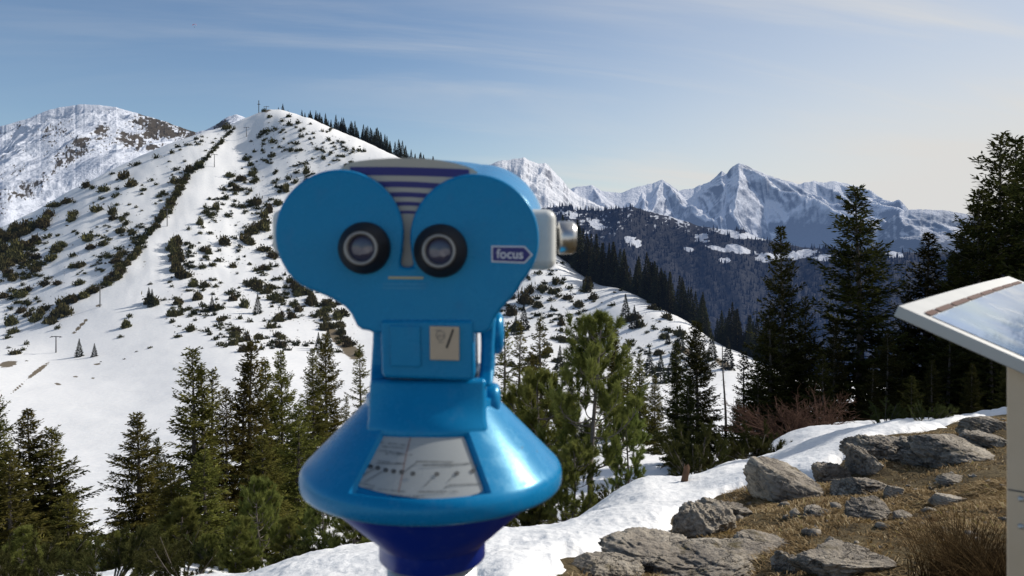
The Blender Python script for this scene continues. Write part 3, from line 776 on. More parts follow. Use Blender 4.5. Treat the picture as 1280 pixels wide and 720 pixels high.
# ---- trees below the near edge, left of the telescope: (kind, variant, px, py of the tip, distance, width, label)
TREES = [
 ('s', 3, -12, 476, 23, 1.0, 'tall dark spruce cut by the left picture edge, tallest of that corner'),
 ('s', 0, 38, 512, 22, 1.5, 'spruce with a pointed tip just right of the one at the left picture edge'),
 ('s', 1, 62, 534, 22, 1.5, 'bushy spruce with long branch tips reaching right toward the snowy gap'),
 ('s', 1, 14, 565, 18, 1.7, 'low spruce filling the bottom left corner below the tall ones'),
 ('s', 1, 84, 612, 18, 1.6, 'short spruce at the left edge of the snowy gap, below the bushy one'),
 ('s', 3, 172, 517, 23, 1.4, 'broad full spruce right of the snowy gap, lower than its right neighbours'),
 ('s', 0, 198, 548, 28, .9, 'small spruce tip leaning on the right shoulder of the broad full spruce'),
 ('s', 2, 241, 437, 28, 1.2, 'tallest ragged spruce of the left middle group, with two thin tops'),
 ('s', 4, 263, 462, 31, 1.2, 'thin see-through spruce close behind the tallest ragged one'),
 ('s', 1, 283, 485, 30, 1.0, 'spruce with drooping boughs between the ragged spruce and the double spruces'),
 ('s', 2, 313, 428, 31, 1.1, 'slim tall spruce with bare gaps along its left side'),
 ('s', 0, 334, 452, 34, 1.1, 'dense spruce right beside the slim gappy spruce'),
 ('s', 3, 352, 440, 35, .9, 'dense dark spruce nearest the dish of the telescope on its left'),
 ('s', 1, 372, 505, 28, 1.3, 'lower spruce in front of the dense dark pair left of the dish'),
 ('s', 0, 215, 580, 21, 1.5, 'low spruce in the shade under the ragged left group'),
 ('s', 1, 258, 565, 21, 1.6, 'wide low spruce with olive lit boughs under the ragged left group'),
 ('s', 3, 330, 545, 23, 1.5, 'wide low spruce below the slim tall spruce'),
 ('s', 0, 392, 436, 72, 1.0, 'distant dark spruce, left one of the pair standing on the open snow by the dish'),
 ('s', 3, 408, 418, 76, 1.0, 'right, taller spruce of the distant dark pair on the open snow by the dish'),
 ('s', 4, 452, 432, 70, 1.2, 'thin distant spruce half hidden by the neck of the telescope'),
 ('s', 4, 432, 495, 60, .9, 'small thin spruce on the snow just above the left rim of the dish'),
 # right of the telescope
 ('s', 4, 630, 408, 62, 1.2, 'thin dark spruce against the snow right beside the telescope neck'),
 ('s', 4, 648, 402, 66, 1.1, 'thin spruce second from the telescope neck on its right'),
 ('s', 4, 677, 398, 64, 1.2, 'open spruce with the snow showing through, left behind the big pine'),
 ('s', 0, 664, 440, 60, .9, 'dark low spruce between the two thin spruces right of the telescope'),
 ('s', 2, 768, 412, 74, 1.0, 'narrow dark spruce directly right behind the top of the big pine'),
 ('s', 0, 784, 424, 78, .9, 'narrow dark spruce, second right of the big pine'),
 ('s', 0, 800, 442, 70, 1.0, 'narrow dark spruce, third right of the big pine, standing in front of snow'),
 ('s', 3, 818, 470, 60, 1.0, 'low dark spruce in front of the three narrow ones right of the big pine'),
 ('s', 3, 872, 402, 40, 1.15, 'broad black spruce standing before the ridge wood, right of the snow slope'),
 ('s', 2, 846, 428, 42, 1.0, 'ragged spruce leaning on the left of the broad black spruce'),
 ('s', 1, 860, 470, 36, 1.1, 'wide low black spruce in front of the broad black spruce'),
 ('s', 4, 930, 440, 40, 1.3, 'thin dark spruce between the bare snag and the slender pointed spruce'),
 ('s', 3, 922, 500, 34, 1.0, 'low dark spruce above the red bare bush on its left'),
 ('s', 0, 978, 284, 40, .95, 'slender pointed spruce with a bare thin top against the blue valley'),
 ('s', 0, 962, 388, 38, 1.2, 'shorter dark spruce at the left foot of the slender pointed spruce'),
 ('s', 1, 1005, 372, 41, .9, 'small spruce tip between the slender spruce and the great full spruce'),
 ('s', 3, 1074, 234, 40, 1.3, 'great full spruce, the tall single cone left of the information board'),
 ('s', 0, 1042, 400, 37, 1.0, 'dark spruce at the left foot of the great full spruce'),
 ('s', 1, 1108, 415, 36, 1.1, 'dark spruce at the right foot of the great full spruce'),
 ('s', 0, 1157, 292, 42, 1.35, 'middle sized spruce above the left corner of the information board'),
 ('s', 1, 1136, 365, 43, 1.0, 'lower spruce left of the middle sized spruce by the board corner'),
 ('s', 3, 1190, 322, 39, 1.0, 'dark spruce leaning out left of the tall group behind the board'),
 ('s', 1, 1247, 170, 40, 1.15, 'tallest spruce of the right group, with a ragged top against pale sky'),
 ('s', 0, 1268, 172, 42, 1.15, 'thin spruce close right of the tallest one in the right group'),
 ('s', 3, 1226, 238, 38, 1.15, 'spruce with hanging boughs on the left flank of the tall right group'),
 ('s', 3, 1290, 192, 37, 1.3, 'dark spruce cut by the right picture edge'),
 ('s', 1, 1165, 450, 33, 1.2, 'dark low spruce under the left end of the information board'),
 ('s', 3, 1215, 455, 32, 1.1, 'dark low spruce under the middle of the information board'),
 ('s', 1, 948, 455, 37, 1.4, 'dark low spruce between the thin dark spruce and the shorter spruce, above the red bushes'),
 ('s', 3, 992, 430, 44, 1.3, 'low spruce in the gap right below the slender pointed spruce'),
 ('s', 1, 1030, 445, 34, 1.3, 'wide low spruce in front of the great full spruce on its left'),
 ('s', 0, 1090, 455, 33, 1.4, 'wide low spruce in front of the great full spruce on its right'),
 ('s', 3, 1128, 440, 38, 1.3, 'low spruce filling the gap between the great full spruce and the board'),
 ('s', 3, 1205, 290, 44, 1.3, 'spruce showing between the middle sized spruce and the tall right group'),
 ('s', 1, 1185, 400, 36, 1.4, 'wide dark spruce just behind the upper edge of the board'),
 ('s', 0, 1238, 380, 35, 1.4, 'wide dark spruce under the tall right group, seen over the board'),
 ('s', 3, 1140, 470, 31, 1.3, 'lowest dark spruce behind the snow, below the board corner'),
 ('s', 0, 1262, 430, 31, 1.1, 'dark low spruce behind the leg of the information board'),
]
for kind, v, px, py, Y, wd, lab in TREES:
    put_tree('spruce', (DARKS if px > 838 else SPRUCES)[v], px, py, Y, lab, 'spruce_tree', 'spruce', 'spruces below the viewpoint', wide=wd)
PT = [
 (0, 738, 408, 12.0, .88, 640, 'big light green pine with bent bare lower trunk right of the dish'),
 (1, 690, 478, 13.5, 1.0, 668, 'yellowish pine between the dish and the big light green pine'),
 (1, 712, 560, 11.2, .9, 672, 'low spreading pine at the foot of the big light green pine'),
 (2, 672, 600, 11.6, 1.2, 680, 'small dark pine at the snow edge close to the dish'),
 (1, 786, 520, 13.0, .8, 622, 'small pine leaning at the right side of the big light green pine'),
 (2, 228, 634, 13.0, 1.2, 725, 'small feathery pine with upright shoots under the ragged spruces'),
 (1, 330, 606, 12.0, .8, 716, 'light olive pine with a visible trunk at the bottom, left of the dish'),
 (2, 300, 655, 11.0, 1.1, 726, 'slim young pine close left of the light olive pine'),
 (1, 402, 622, 10.8, .85, 704, 'green pine with bare grey twigs just below the left rim of the dish'),
 (2, 442, 622, 10.0, 1.1, 700, 'small pine on the snow edge beside the dark underside of the dish'),
 (1, 150, 672, 13.5, .9, 738, 'low pine in the middle of the bottom left thicket'),
 (2, 190, 668, 13.0, 1.2, 736, 'small upright pine right of the low thicket pine'),
 (1, 100, 682, 14.0, 1.0, 742, 'low pine at the foot of the bushy left spruce'),
 (1, 262, 672, 12.2, .8, 732, 'low pine between the feathery pine and the slim young pine'),
 (2, 30, 668, 13.5, 1.2, 742, 'small pine in the bottom left corner'),
 (2, 362, 652, 11.0, 1.2, 714, 'small pine between the light olive pine and the green twiggy pine'),
]
for v, px, py, Y, wd, base, lab in PT:
    put_tree('pine', PINES[v], px, py, Y, lab, 'pine_tree', 'pine', 'pines at the snow edge', wide=wd, base=base, rot=(.4 if v == 0 else None))

for X_, Y_, h_, v_, lab in ((13.6, 16.3, 9.5, 3, 'full spruce standing on the slope well right of the information board'), (17.5, 17.2, 10.5, 0, 'taller spruce behind the full one, well right of the information board')):
    r_ = empty('spruce_tree', (X_, Y_, gz(X_, Y_) - .1), lab, 'spruce', 'spruces below the viewpoint')
    r_.scale = (h_ / 10 * 1.1, h_ / 10 * 1.1, h_ / 10)
    obj('crown', SPRUCES[v_][0], None, r_); obj('trunk', SPRUCES[v_][1], None, r_)

# ---- near dwarf pine bushes
NB = [bush_mesh(61, mat=M_PINED), bush_mesh(62, 20, 1.0, .6, 9, mat=M_PINED), bush_mesh(63, 12, .7, .9, 10, mat=M_PINED)]
for i, (px, py, Y, k, lab) in enumerate([
    (870, 590, 15, .95, 'dwarf pine bush on the snow edge above the broken stump'), (945, 572, 16, .8, 'small dwarf pine bush below the red bare bush'),
    (1105, 546, 12.5, .38, 'dark dwarf pine bush behind the right rocks on the snow'), (1160, 540, 11.5, .32, 'green dwarf pine bush among the rocks near the board'),
    (900, 585, 17, .7, 'dwarf pine bush between the stump and the red bare bush'), (770, 628, 12, .55, 'low dwarf pine bush under the big pine'), (640, 676, 11, .6, 'dwarf pine bush at the snow edge beside the dish'),
    (60, 722, 14, .8, 'dwarf pine bush in the bottom left corner on snow'), (160, 724, 13, .6, 'dwarf pine bush at the bottom of the left thicket'), (280, 724, 12, .6, 'dwarf pine bush at the bottom beside the slim young pine'),
    (420, 690, 10.5, .6, 'dwarf pine bush hanging over the snow left of the post'), (215, 726, 12.5, .6, 'dwarf pine bush under the feathery pine'), (40, 750, 9.0, .62, 'large dwarf pine bush cut by the bottom edge at the far left'), (140, 752, 8.6, .6, 'large dwarf pine bush cut by the bottom edge, second from the left'), (232, 752, 8.0, .5, 'dwarf pine bush cut by the bottom edge where the snow strip begins'), (110, 728, 13.5, .6, 'dwarf pine bush under the bushy left spruce')]):
    X = (px - CX) / F * Y
    o = obj('dwarf_pine_bush', NB[i % 3], None, None, (X, Y, gz(X, Y) - .05))
    o.scale = (k, k, k); o.rotation_euler = (0, 0, i * 1.3)
    tag(o, lab, 'bush', 'dwarf pine bushes near the viewpoint')

# ---- red-brown bare bush
def bare_bush(seed, n, L, spread):
    rg = np.random.default_rng(seed); V, Fc = [], []
    for i in range(n):
        az = rg.uniform(0, 6.28); up = rg.uniform(.35, 1.2)
        d = unit(np.array([math.cos(az) * spread - .35, math.sin(az) * spread, up]))
        l = L * rg.uniform(.5, 1.1); s = np.linspace(0, 1, 6)
        p = d * (l * s)[:, None] + np.stack([-.12 * l * s ** 2, 0 * s, -.05 * l * s ** 2], 1) + rg.normal(0, .03, 3) * np.array([4, 4, 0])
        tube(V, Fc, p, .014 * (1 - .8 * s) + .003, 4)
        for k in range(9):
            f = rg.uniform(.25, .95); q = np.array([np.interp(f, s, p[:, j]) for j in range(3)])
            dd = unit(d + rg.normal(0, .5, 3)); e = q + dd * l * rg.uniform(.15, .4)
            tube(V, Fc, np.stack([q, (q + e) / 2 + rg.normal(0, .02, 3), e]), np.array([.007, .006, .003]), 3)
            for j in range(3):
                g = rg.uniform(.3, 1); q2 = q + (e - q) * g; e2 = q2 + unit(dd + rg.normal(0, .6, 3)) * l * rg.uniform(.06, .16)
                tube(V, Fc, np.stack([q2, e2]), np.array([.005, .003]), 3)
    me = mesh_np('bare_bush', np.concatenate(V), np.array(Fc), 4); me.materials.append(M_TWIG)
    return me
for i, (px, Y, zp, k, lab) in enumerate([(985, 19, 566, .82, 'red brown leafless bush below the slender pointed spruce'), (1026, 19.5, 556, .7, 'red brown leafless bush right of the bigger one, under the great spruce')]):
    X = (px - CX) / F * Y
    o = obj('bare_bush', bare_bush(70 + i, 36, 1.5, 1.0), None, None, (X, Y, gz(X, Y) - .05)); o.scale = (k * 1.1, k, k)
    tag(o, lab, 'bush')

# ---- bare snag, broken stump
V_, F_ = [], []
rg = np.random.default_rng(5)
z = np.linspace(0, 1, 14)
tube(V_, F_, np.stack([.10 * np.sin(z * 5), .06 * np.cos(z * 4), z * 5.4], 1), .085 * (1 - z * .85) + .01, 7)
for k in range(46):
    h = rg.uniform(.35, 5.2); a = rg.uniform(0, 6.28); l = rg.uniform(.15, .55) * (1.1 - h / 6)
    tube(V_, F_, np.array([[.1 * math.sin(h / 5.4 * 5), .06 * math.cos(h / 5.4 * 4), h], [l * .5 * math.cos(a), l * .5 * math.sin(a), h + .02], [l * math.cos(a), l * math.sin(a), h - .05 * rg.random()]]), np.array([.016, .011, .004]), 3)
X = (905 - CX) / F * 42
o = obj('dead_tree', mesh_np('dead_tree', np.concatenate(V_), np.array(F_), 4, smooth=True), m_bark('dead_wood_material', (.16, .14, .125), (.36, .33, .30)), None, (X, 42, gz(X, 42) - .2))
o.scale[2] = ((EYE - (428 - HY) / F * 42) - gz(X, 42)) / 5.4
tag(o, 'bare grey dead tree trunk in front of the snow, left of the slender pointed spruce', 'dead tree')
bm = bmesh.new()
for k in range(9):
    a = k / 9 * 6.283
    bm.verts.new((.055 * math.cos(a) * (1 + .15 * math.sin(3 * a)), .05 * math.sin(a), 0))
bm.verts.ensure_lookup_table(); f = bm.faces.new(bm.verts[:])
e = bmesh.ops.extrude_face_region(bm, geom=[f]); vs = [v for v in e['geom'] if isinstance(v, bmesh.types.BMVert)]
for i, v in enumerate(vs): v.co = Vector((v.co.x * .8 + .015, v.co.y * .8, .20 + .07 * math.sin(i * 2.4)))
hx, hy, hz, _ = ground_hit([855], [608])
o = obj('tree_stump', bm_mesh('tree_stump', bm), m_bark('stump_wood_material', (.07, .04, .025), (.20, .12, .08)), None, (hx[0], hy[0], hz[0] + .02)); o.scale = (.8, .8, .95); o.rotation_euler = (.05, .12, .4)
tag(o, 'small brown broken stump sticking out of the snow by the big pine', 'stump')

# ---- trees along the ridges
FARS = [far_spruce_mesh(80 + i) for i in range(4)]
ridge1 = [(352, 136, 600), (370, 142, 597), (400, 153, 592), (430, 165, 585), (455, 178, 577), (485, 191, 566), (515, 205, 555), (560, 232, 530), (600, 257, 495)]
ridge2 = [(690, 318, 412), (720, 333, 392), (760, 353, 365), (800, 372, 338), (840, 392, 315), (880, 412, 290), (915, 432, 268), (950, 455, 250), (985, 470, 240)]
def ridge_trees(line, n, hts, back, label, group, xr):
    a = np.array(line, float)
    for i in range(n):
        px = random.uniform(*xr)
        Y = np.interp(px, a[:, 0], a[:, 2]) * random.uniform(*back)
        X = (px - CX) / F * Y
        h = np.interp(px, [p[0] for p in hts], [p[1] for p in hts]) * random.uniform(.45, 1.15)
        o = obj('ridge_spruce', FARS[i % 4], None, None, (X, Y, gz(X, Y) - .3))
        o.scale = (h * random.uniform(.85, 1.3), h * 1.05, h); o.rotation_euler = (0, 0, random.uniform(0, 6.28))
        tag(o, label, 'spruce', group)
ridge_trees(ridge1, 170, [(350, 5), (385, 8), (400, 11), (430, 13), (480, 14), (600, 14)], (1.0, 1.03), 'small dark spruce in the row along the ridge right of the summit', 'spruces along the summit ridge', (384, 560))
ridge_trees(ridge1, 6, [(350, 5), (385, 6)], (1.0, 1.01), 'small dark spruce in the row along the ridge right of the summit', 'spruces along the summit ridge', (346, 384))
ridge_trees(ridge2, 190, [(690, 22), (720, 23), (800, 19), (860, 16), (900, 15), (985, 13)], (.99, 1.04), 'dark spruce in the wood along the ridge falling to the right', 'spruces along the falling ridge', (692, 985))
# scattered middle distance spruces on the slopes
for px, py, top in ((265, 389, 368), (322, 392, 366), (99, 446, 422), (118, 446, 428), (190, 383, 360), (186, 380, 358), (398, 437, 414), (410, 440, 408), (782, 402, 366), (793, 410, 380), (735, 365, 345),
                    (655, 412, 378), (645, 418, 392), (850, 440, 405), (868, 446, 410), (835, 430, 412), (890, 450, 415), (910, 462, 420), (880, 470, 430), (700, 470, 430), (752, 452, 405), (730, 470, 425), (812, 470, 432), (826, 480, 440), (840, 478, 436)):
    hx, hy, hz, ok = ground_hit([px], [py], 60)
    if not ok[0]: continue
    h = (py - top) / F * hy[0]
    o = obj('slope_spruce', FARS[int(px) % 4], None, None, (hx[0], hy[0], hz[0] - .2)); o.scale = (h * 1.25, h * 1.25, h)
    tag(o, 'small dark spruce standing alone on the snow slope', 'spruce', 'single spruces on the snow slopes')

# ---- dwarf pines scattered over the ski hill
rs = np.random.default_rng(99)
BB = [far_bush_arrays(200 + i) for i in range(5)]
BM = []
for q in BB:
    me = mesh_np('dwarf_pine', q, np.arange(len(q)), 4); me.materials.append(M_MUGO); BM.append(me)
bush = []     # px, py, width px, height px
def row(pts, step, w, h, jx=3, jy=3):
    pts = np.array(pts, float)
    L = np.concatenate([[0], np.cumsum(np.hypot(*np.diff(pts, axis=0).T))])
    for s in np.arange(0, L[-1], step):
        bush.append((np.interp(s, L, pts[:, 0]) + rs.normal(0, jx), np.interp(s, L, pts[:, 1]) + rs.normal(0, jy), w * rs.uniform(.7, 1.3), h * rs.uniform(.7, 1.3)))
row([(292, 160), (282, 170), (262, 192), (250, 206)], 2.0, 6.5, 5, 1.0, 1.0)
row([(250, 206), (236, 212), (226, 236), (214, 250), (206, 265), (190, 284), (172, 312), (150, 336)], 2.1, 10, 8, 1.4, 1.4)
row([(150, 336), (134, 352), (118, 362), (98, 370), (78, 380), (66, 398)], 2.8, 12, 9, 2.5, 2)
row([(155, 315), (148, 332), (138, 345)], 5, 12, 9)
row([(222, 300), (220, 318), (222, 332), (232, 346)], 4.5, 15, 13, 3, 2)
row([(308, 196), (312, 205), (320, 214), (322, 224)], 4, 9, 8)
row([(338, 268), (328, 278), (315, 290), (302, 298)], 4, 13, 11)
row([(366, 350), (378, 362), (392, 372), (402, 388), (412, 404), (428, 418), (438, 430)], 4.5, 14, 11, 5, 4)
row([(378, 366), (402, 372), (420, 380), (432, 392)], 8, 14, 10, 4, 4)
row([(0, 292), (20, 286), (45, 282), (62, 270)], 5, 16, 12, 4, 4)
row([(0, 330), (10, 318), (25, 312), (30, 305)], 4, 18, 14, 5, 6)
for b in ((330, 137, 8, 6), (316, 139, 10, 7), (322, 134, 6, 5), (345, 160, 10, 4), (353, 150, 9, 5), (361, 153, 9, 8), (372, 152, 10, 8), (376, 162, 8, 6), (290, 150, 12, 9), (285, 158, 14, 8),
          (326, 167, 9, 6), (338, 162, 14, 6), (341, 176, 12, 8), (370, 178, 16, 6), (374, 187, 14, 5), (380, 203, 16, 6), (396, 185, 9, 6), (383, 212, 10, 12), (369, 225, 9, 10), (357, 234, 10, 14),
          (287, 218, 14, 8), (302, 222, 14, 9), (295, 234, 12, 10), (283, 246, 8, 9), (270, 257, 10, 12), (257, 257, 8, 9), (250, 276, 9, 12), (262, 290, 10, 6), (280, 300, 16, 14), (258, 311, 14, 9), (275, 324, 14, 7), (236, 285, 8, 6),
          (250, 290, 8, 6), (322, 250, 14, 14), (333, 255, 12, 8), (348, 252, 12, 9), (330, 310, 18, 9), (340, 318, 16, 10), (300, 307, 10, 7), (188, 373, 20, 16), (195, 378, 10, 9), (223, 376, 14, 10), (228, 386, 12, 8), (242, 390, 12, 8), (252, 380, 10, 10),
          (236, 362, 14, 5), (254, 362, 10, 5), (265, 348, 12, 6), (265, 330, 12, 7), (222, 419, 14, 7), (158, 404, 12, 14), (155, 407, 10, 9), (162, 394, 10, 8), (150, 420, 10, 6), (187, 434, 8, 4), (188, 354, 6, 5), (305, 378, 14, 16), (300, 396, 9, 8), (312, 400, 10, 7),
          (340, 370, 14, 12), (322, 357, 14, 14), (300, 424, 12, 9), (308, 420, 12, 16), (347, 428, 9, 12), (352, 392, 9, 12), (305, 435, 16, 12), (46, 396, 16, 12), (14, 400, 18, 14), (28, 366, 22, 10), (60, 400, 14, 8), (72, 408, 10, 8),
          (80, 388, 22, 18), (50, 390, 14, 12), (10, 420, 12, 8), (28, 436, 12, 6), (18, 440, 16, 8), (33, 428, 8, 8),
          (155, 218, 16, 14), (165, 228, 16, 12), (130, 235, 14, 10), (180, 235, 12, 8), (195, 195, 12, 8), (222, 182, 10, 6), (235, 180, 12, 5), (168, 205, 16, 6), (108, 230, 12, 10), (120, 260, 18, 10), (70, 255, 22, 8), (85, 250, 14, 8), (90, 272, 14, 10), (140, 262, 12, 14),
          (157, 278, 10, 10), (70, 310, 16, 14), (78, 305, 12, 10), (45, 298, 14, 14), (62, 322, 16, 10), (110, 296, 16, 12), (130, 303, 16, 8), (100, 330, 14, 10), (45, 320, 14, 10), (92, 318, 12, 8), (36, 345, 12, 6),
          (655, 370, 22, 22), (663, 360, 14, 14), (672, 380, 14, 10), (690, 385, 8, 8), (702, 402, 10, 12), (640, 388, 16, 14), (735, 352, 14, 16), (728, 362, 12, 8), (742, 370, 14, 10), (765, 380, 14, 6), (755, 395, 16, 6), (745, 350, 14, 6),
          (800, 404, 14, 12), (795, 395, 16, 10), (830, 420, 14, 8), (850, 415, 16, 12), (790, 425, 12, 6), (848, 430, 12, 8), (700, 395, 9, 9), (660, 345, 8, 8), (818, 410, 12, 5), (812, 432, 10, 5)):
    bush.append(b)
def inpoly(px, py, Q): return poly_sd(np.array([px]), np.array([py]), Q)[0] < 0
LANE = [(300, 140), (292, 165), (254, 208), (236, 240), (216, 268), (196, 298), (165, 338), (100, 392), (60, 425), (60, 445), (150, 445), (185, 420), (200, 375), (214, 335), (238, 285), (262, 240), (288, 205), (310, 175), (335, 150), (320, 135)]
REG = [  # polygon, attempts, size range, threshold of the patchiness noise, aspect
    ([(0, 290), (60, 262), (140, 215), (245, 172), (288, 158), (240, 206), (212, 252), (160, 320), (100, 365), (55, 400), (0, 425)], 950, (4, 13), .0, .62),
    ([(330, 145), (360, 142), (460, 185), (480, 205), (350, 240), (345, 330), (300, 335), (215, 350), (240, 290), (300, 200)], 1000, (3, 10), .02, .7),
    ([(215, 330), (345, 300), (380, 350), (450, 400), (450, 450), (380, 430), (290, 440), (200, 400), (190, 350)], 750, (3, 13), .0, .75),
    ([(640, 330), (700, 325), (880, 410), (905, 440), (860, 470), (640, 470), (620, 400)], 520, (3, 13), .05, .6),
    ([(0, 420), (140, 385), (210, 420), (180, 460), (0, 450)], 45, (3, 8), .1, .6),
    ([(220, 430), (350, 440), (300, 470), (230, 470)], 25, (3, 6), .1, .6)]
for Q, n, (s0, s1), th, asp in REG:
    Qa = np.array(Q, float); lo, hi = Qa.min(0), Qa.max(0)
    pp = rs.uniform(lo, hi, (n, 2))
    ins = poly_sd(pp[:, 0], pp[:, 1], Q) < 0
    dl = poly_sd(pp[:, 0], pp[:, 1], LANE)
    nz = fbm(pp[:, 0] / 22, pp[:, 1] / 13, oct=3, seed=60)
    for (x, y), i, d, k in zip(pp, ins, dl, nz):
        if i and d > 2 and k > th - .12:
            w = s0 + (s1 * 1.15 - s0) * rs.random() ** 1.5 * (1 if y > 220 else .75)
            bush.append((x, y, w, w * asp * rs.uniform(.7, 1.2)))
            if rs.random() < .10:      # a mat that spreads along the slope
                dx = rs.choice([-1, 1]) * rs.uniform(.5, 1.2); dy = rs.uniform(-.7, .5)
                for q_ in range(rs.integers(3, 8)):
                    x2 = x + dx * w * .5 * (q_ + 1) + rs.normal(0, w * .25); y2 = y + dy * w * .4 * (q_ + 1) + rs.normal(0, w * .2)
                    if poly_sd(np.array([x2]), np.array([y2]), LANE)[0] > 3: bush.append((x2, y2, w * rs.uniform(.6, 1.2), w * asp * rs.uniform(.6, 1.1)))
# small specks: wind-blown twigs and half buried shoots
for Q, n, *_ in REG[:4]:
    Qa = np.array(Q, float); lo, hi = Qa.min(0), Qa.max(0)
    for x, y in rs.uniform(lo, hi, (n // 2, 2)):
        if inpoly(x, y, Q) and not inpoly(x, y, LANE): bush.append((x, y, rs.uniform(1.5, 3), rs.uniform(1, 2.2)))
bush = np.array(bush)
hx, hy, hz, ok = ground_hit(bush[:, 0], bush[:, 1] + bush[:, 3] * .4, 60)
ok &= (hy > 90)
bush, hx, hy, hz = bush[ok], hx[ok], hy[ok], hz[ok]
order = np.argsort(-bush[:, 2] * bush[:, 3])
rest = []
for j, i in enumerate(order):
    w = bush[i, 2] / F * hy[i] * .50; h = bush[i, 3] / F * hy[i]
    a = rs.uniform(0, 6.28)
    if j < 290:
        o = obj('dwarf_pine', BM[j % 5], None, None, (hx[i], hy[i], hz[i] - .12 * h))
        o.scale = (w * .85, w * .95, h * .95); o.rotation_euler = (0, 0, a)
        tag(o, 'dark dwarf pine mound on the snow of the ski hill', 'dwarf pine', 'dwarf pines on the ski hill')
    else:
        q = BB[j % 5].reshape(-1, 4, 3)
        q = q[rs.permutation(len(q))[:(110 if bush[i, 2] > 3.2 else 26)]].reshape(-1, 3)
        c, s = math.cos(a), math.sin(a)
        q = np.stack([(q[:, 0] * c - q[:, 1] * s) * w * .9, (q[:, 0] * s + q[:, 1] * c) * w * .9, q[:, 2] * h], 1)
        rest.append(q + np.array([hx[i], hy[i], hz[i] - .1 * h]))
q = np.concatenate(rest)
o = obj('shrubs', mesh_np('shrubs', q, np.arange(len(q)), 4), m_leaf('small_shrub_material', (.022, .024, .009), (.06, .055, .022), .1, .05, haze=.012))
tag(o, 'countless small dark dwarf pines and twigs dotted over the snow slopes', 'shrubs', kind='stuff')

# ---- forest on the hill across the valley
sel = np.where((wb > .5) & (WV[:, 1] < 3000))[0]
idx = sel[rs.permutation(len(sel))[:15000]]
Pf = WV[idx] + rs.normal(0, 6, (len(idx), 3)) * np.array([1, 1, 0])
n = len(Pf); hgt = rs.uniform(9, 24, n)
a = np.arange(5) / 5 * 6.283
ring = np.stack([np.cos(a), np.sin(a), a * 0], 1)[None] * (hgt * .17)[:, None, None] + Pf[:, None]
tip = Pf[:, None] + np.array([0, 0, 1.])[None, None] * hgt[:, None, None]
Vf = np.concatenate([ring - np.array([0, 0, 2.]), tip], 1).reshape(-1, 3)
ii = np.arange(n)[:, None, None] * 6
Ff = ii + np.array([[0, 1, 5], [1, 2, 5], [2, 3, 5], [3, 4, 5], [4, 0, 5]])[None]
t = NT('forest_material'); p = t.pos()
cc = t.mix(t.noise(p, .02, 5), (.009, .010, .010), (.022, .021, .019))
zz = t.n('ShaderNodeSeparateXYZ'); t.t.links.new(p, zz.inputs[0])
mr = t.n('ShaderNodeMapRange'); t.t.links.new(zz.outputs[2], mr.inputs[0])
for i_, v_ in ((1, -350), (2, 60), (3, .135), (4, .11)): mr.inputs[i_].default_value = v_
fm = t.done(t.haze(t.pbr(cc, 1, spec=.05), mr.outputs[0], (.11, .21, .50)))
tag(obj('forest', mesh_np('forest', Vf, Ff, 3), fm), 'dark conifer forest covering the hill across the valley', 'forest', kind='stuff')
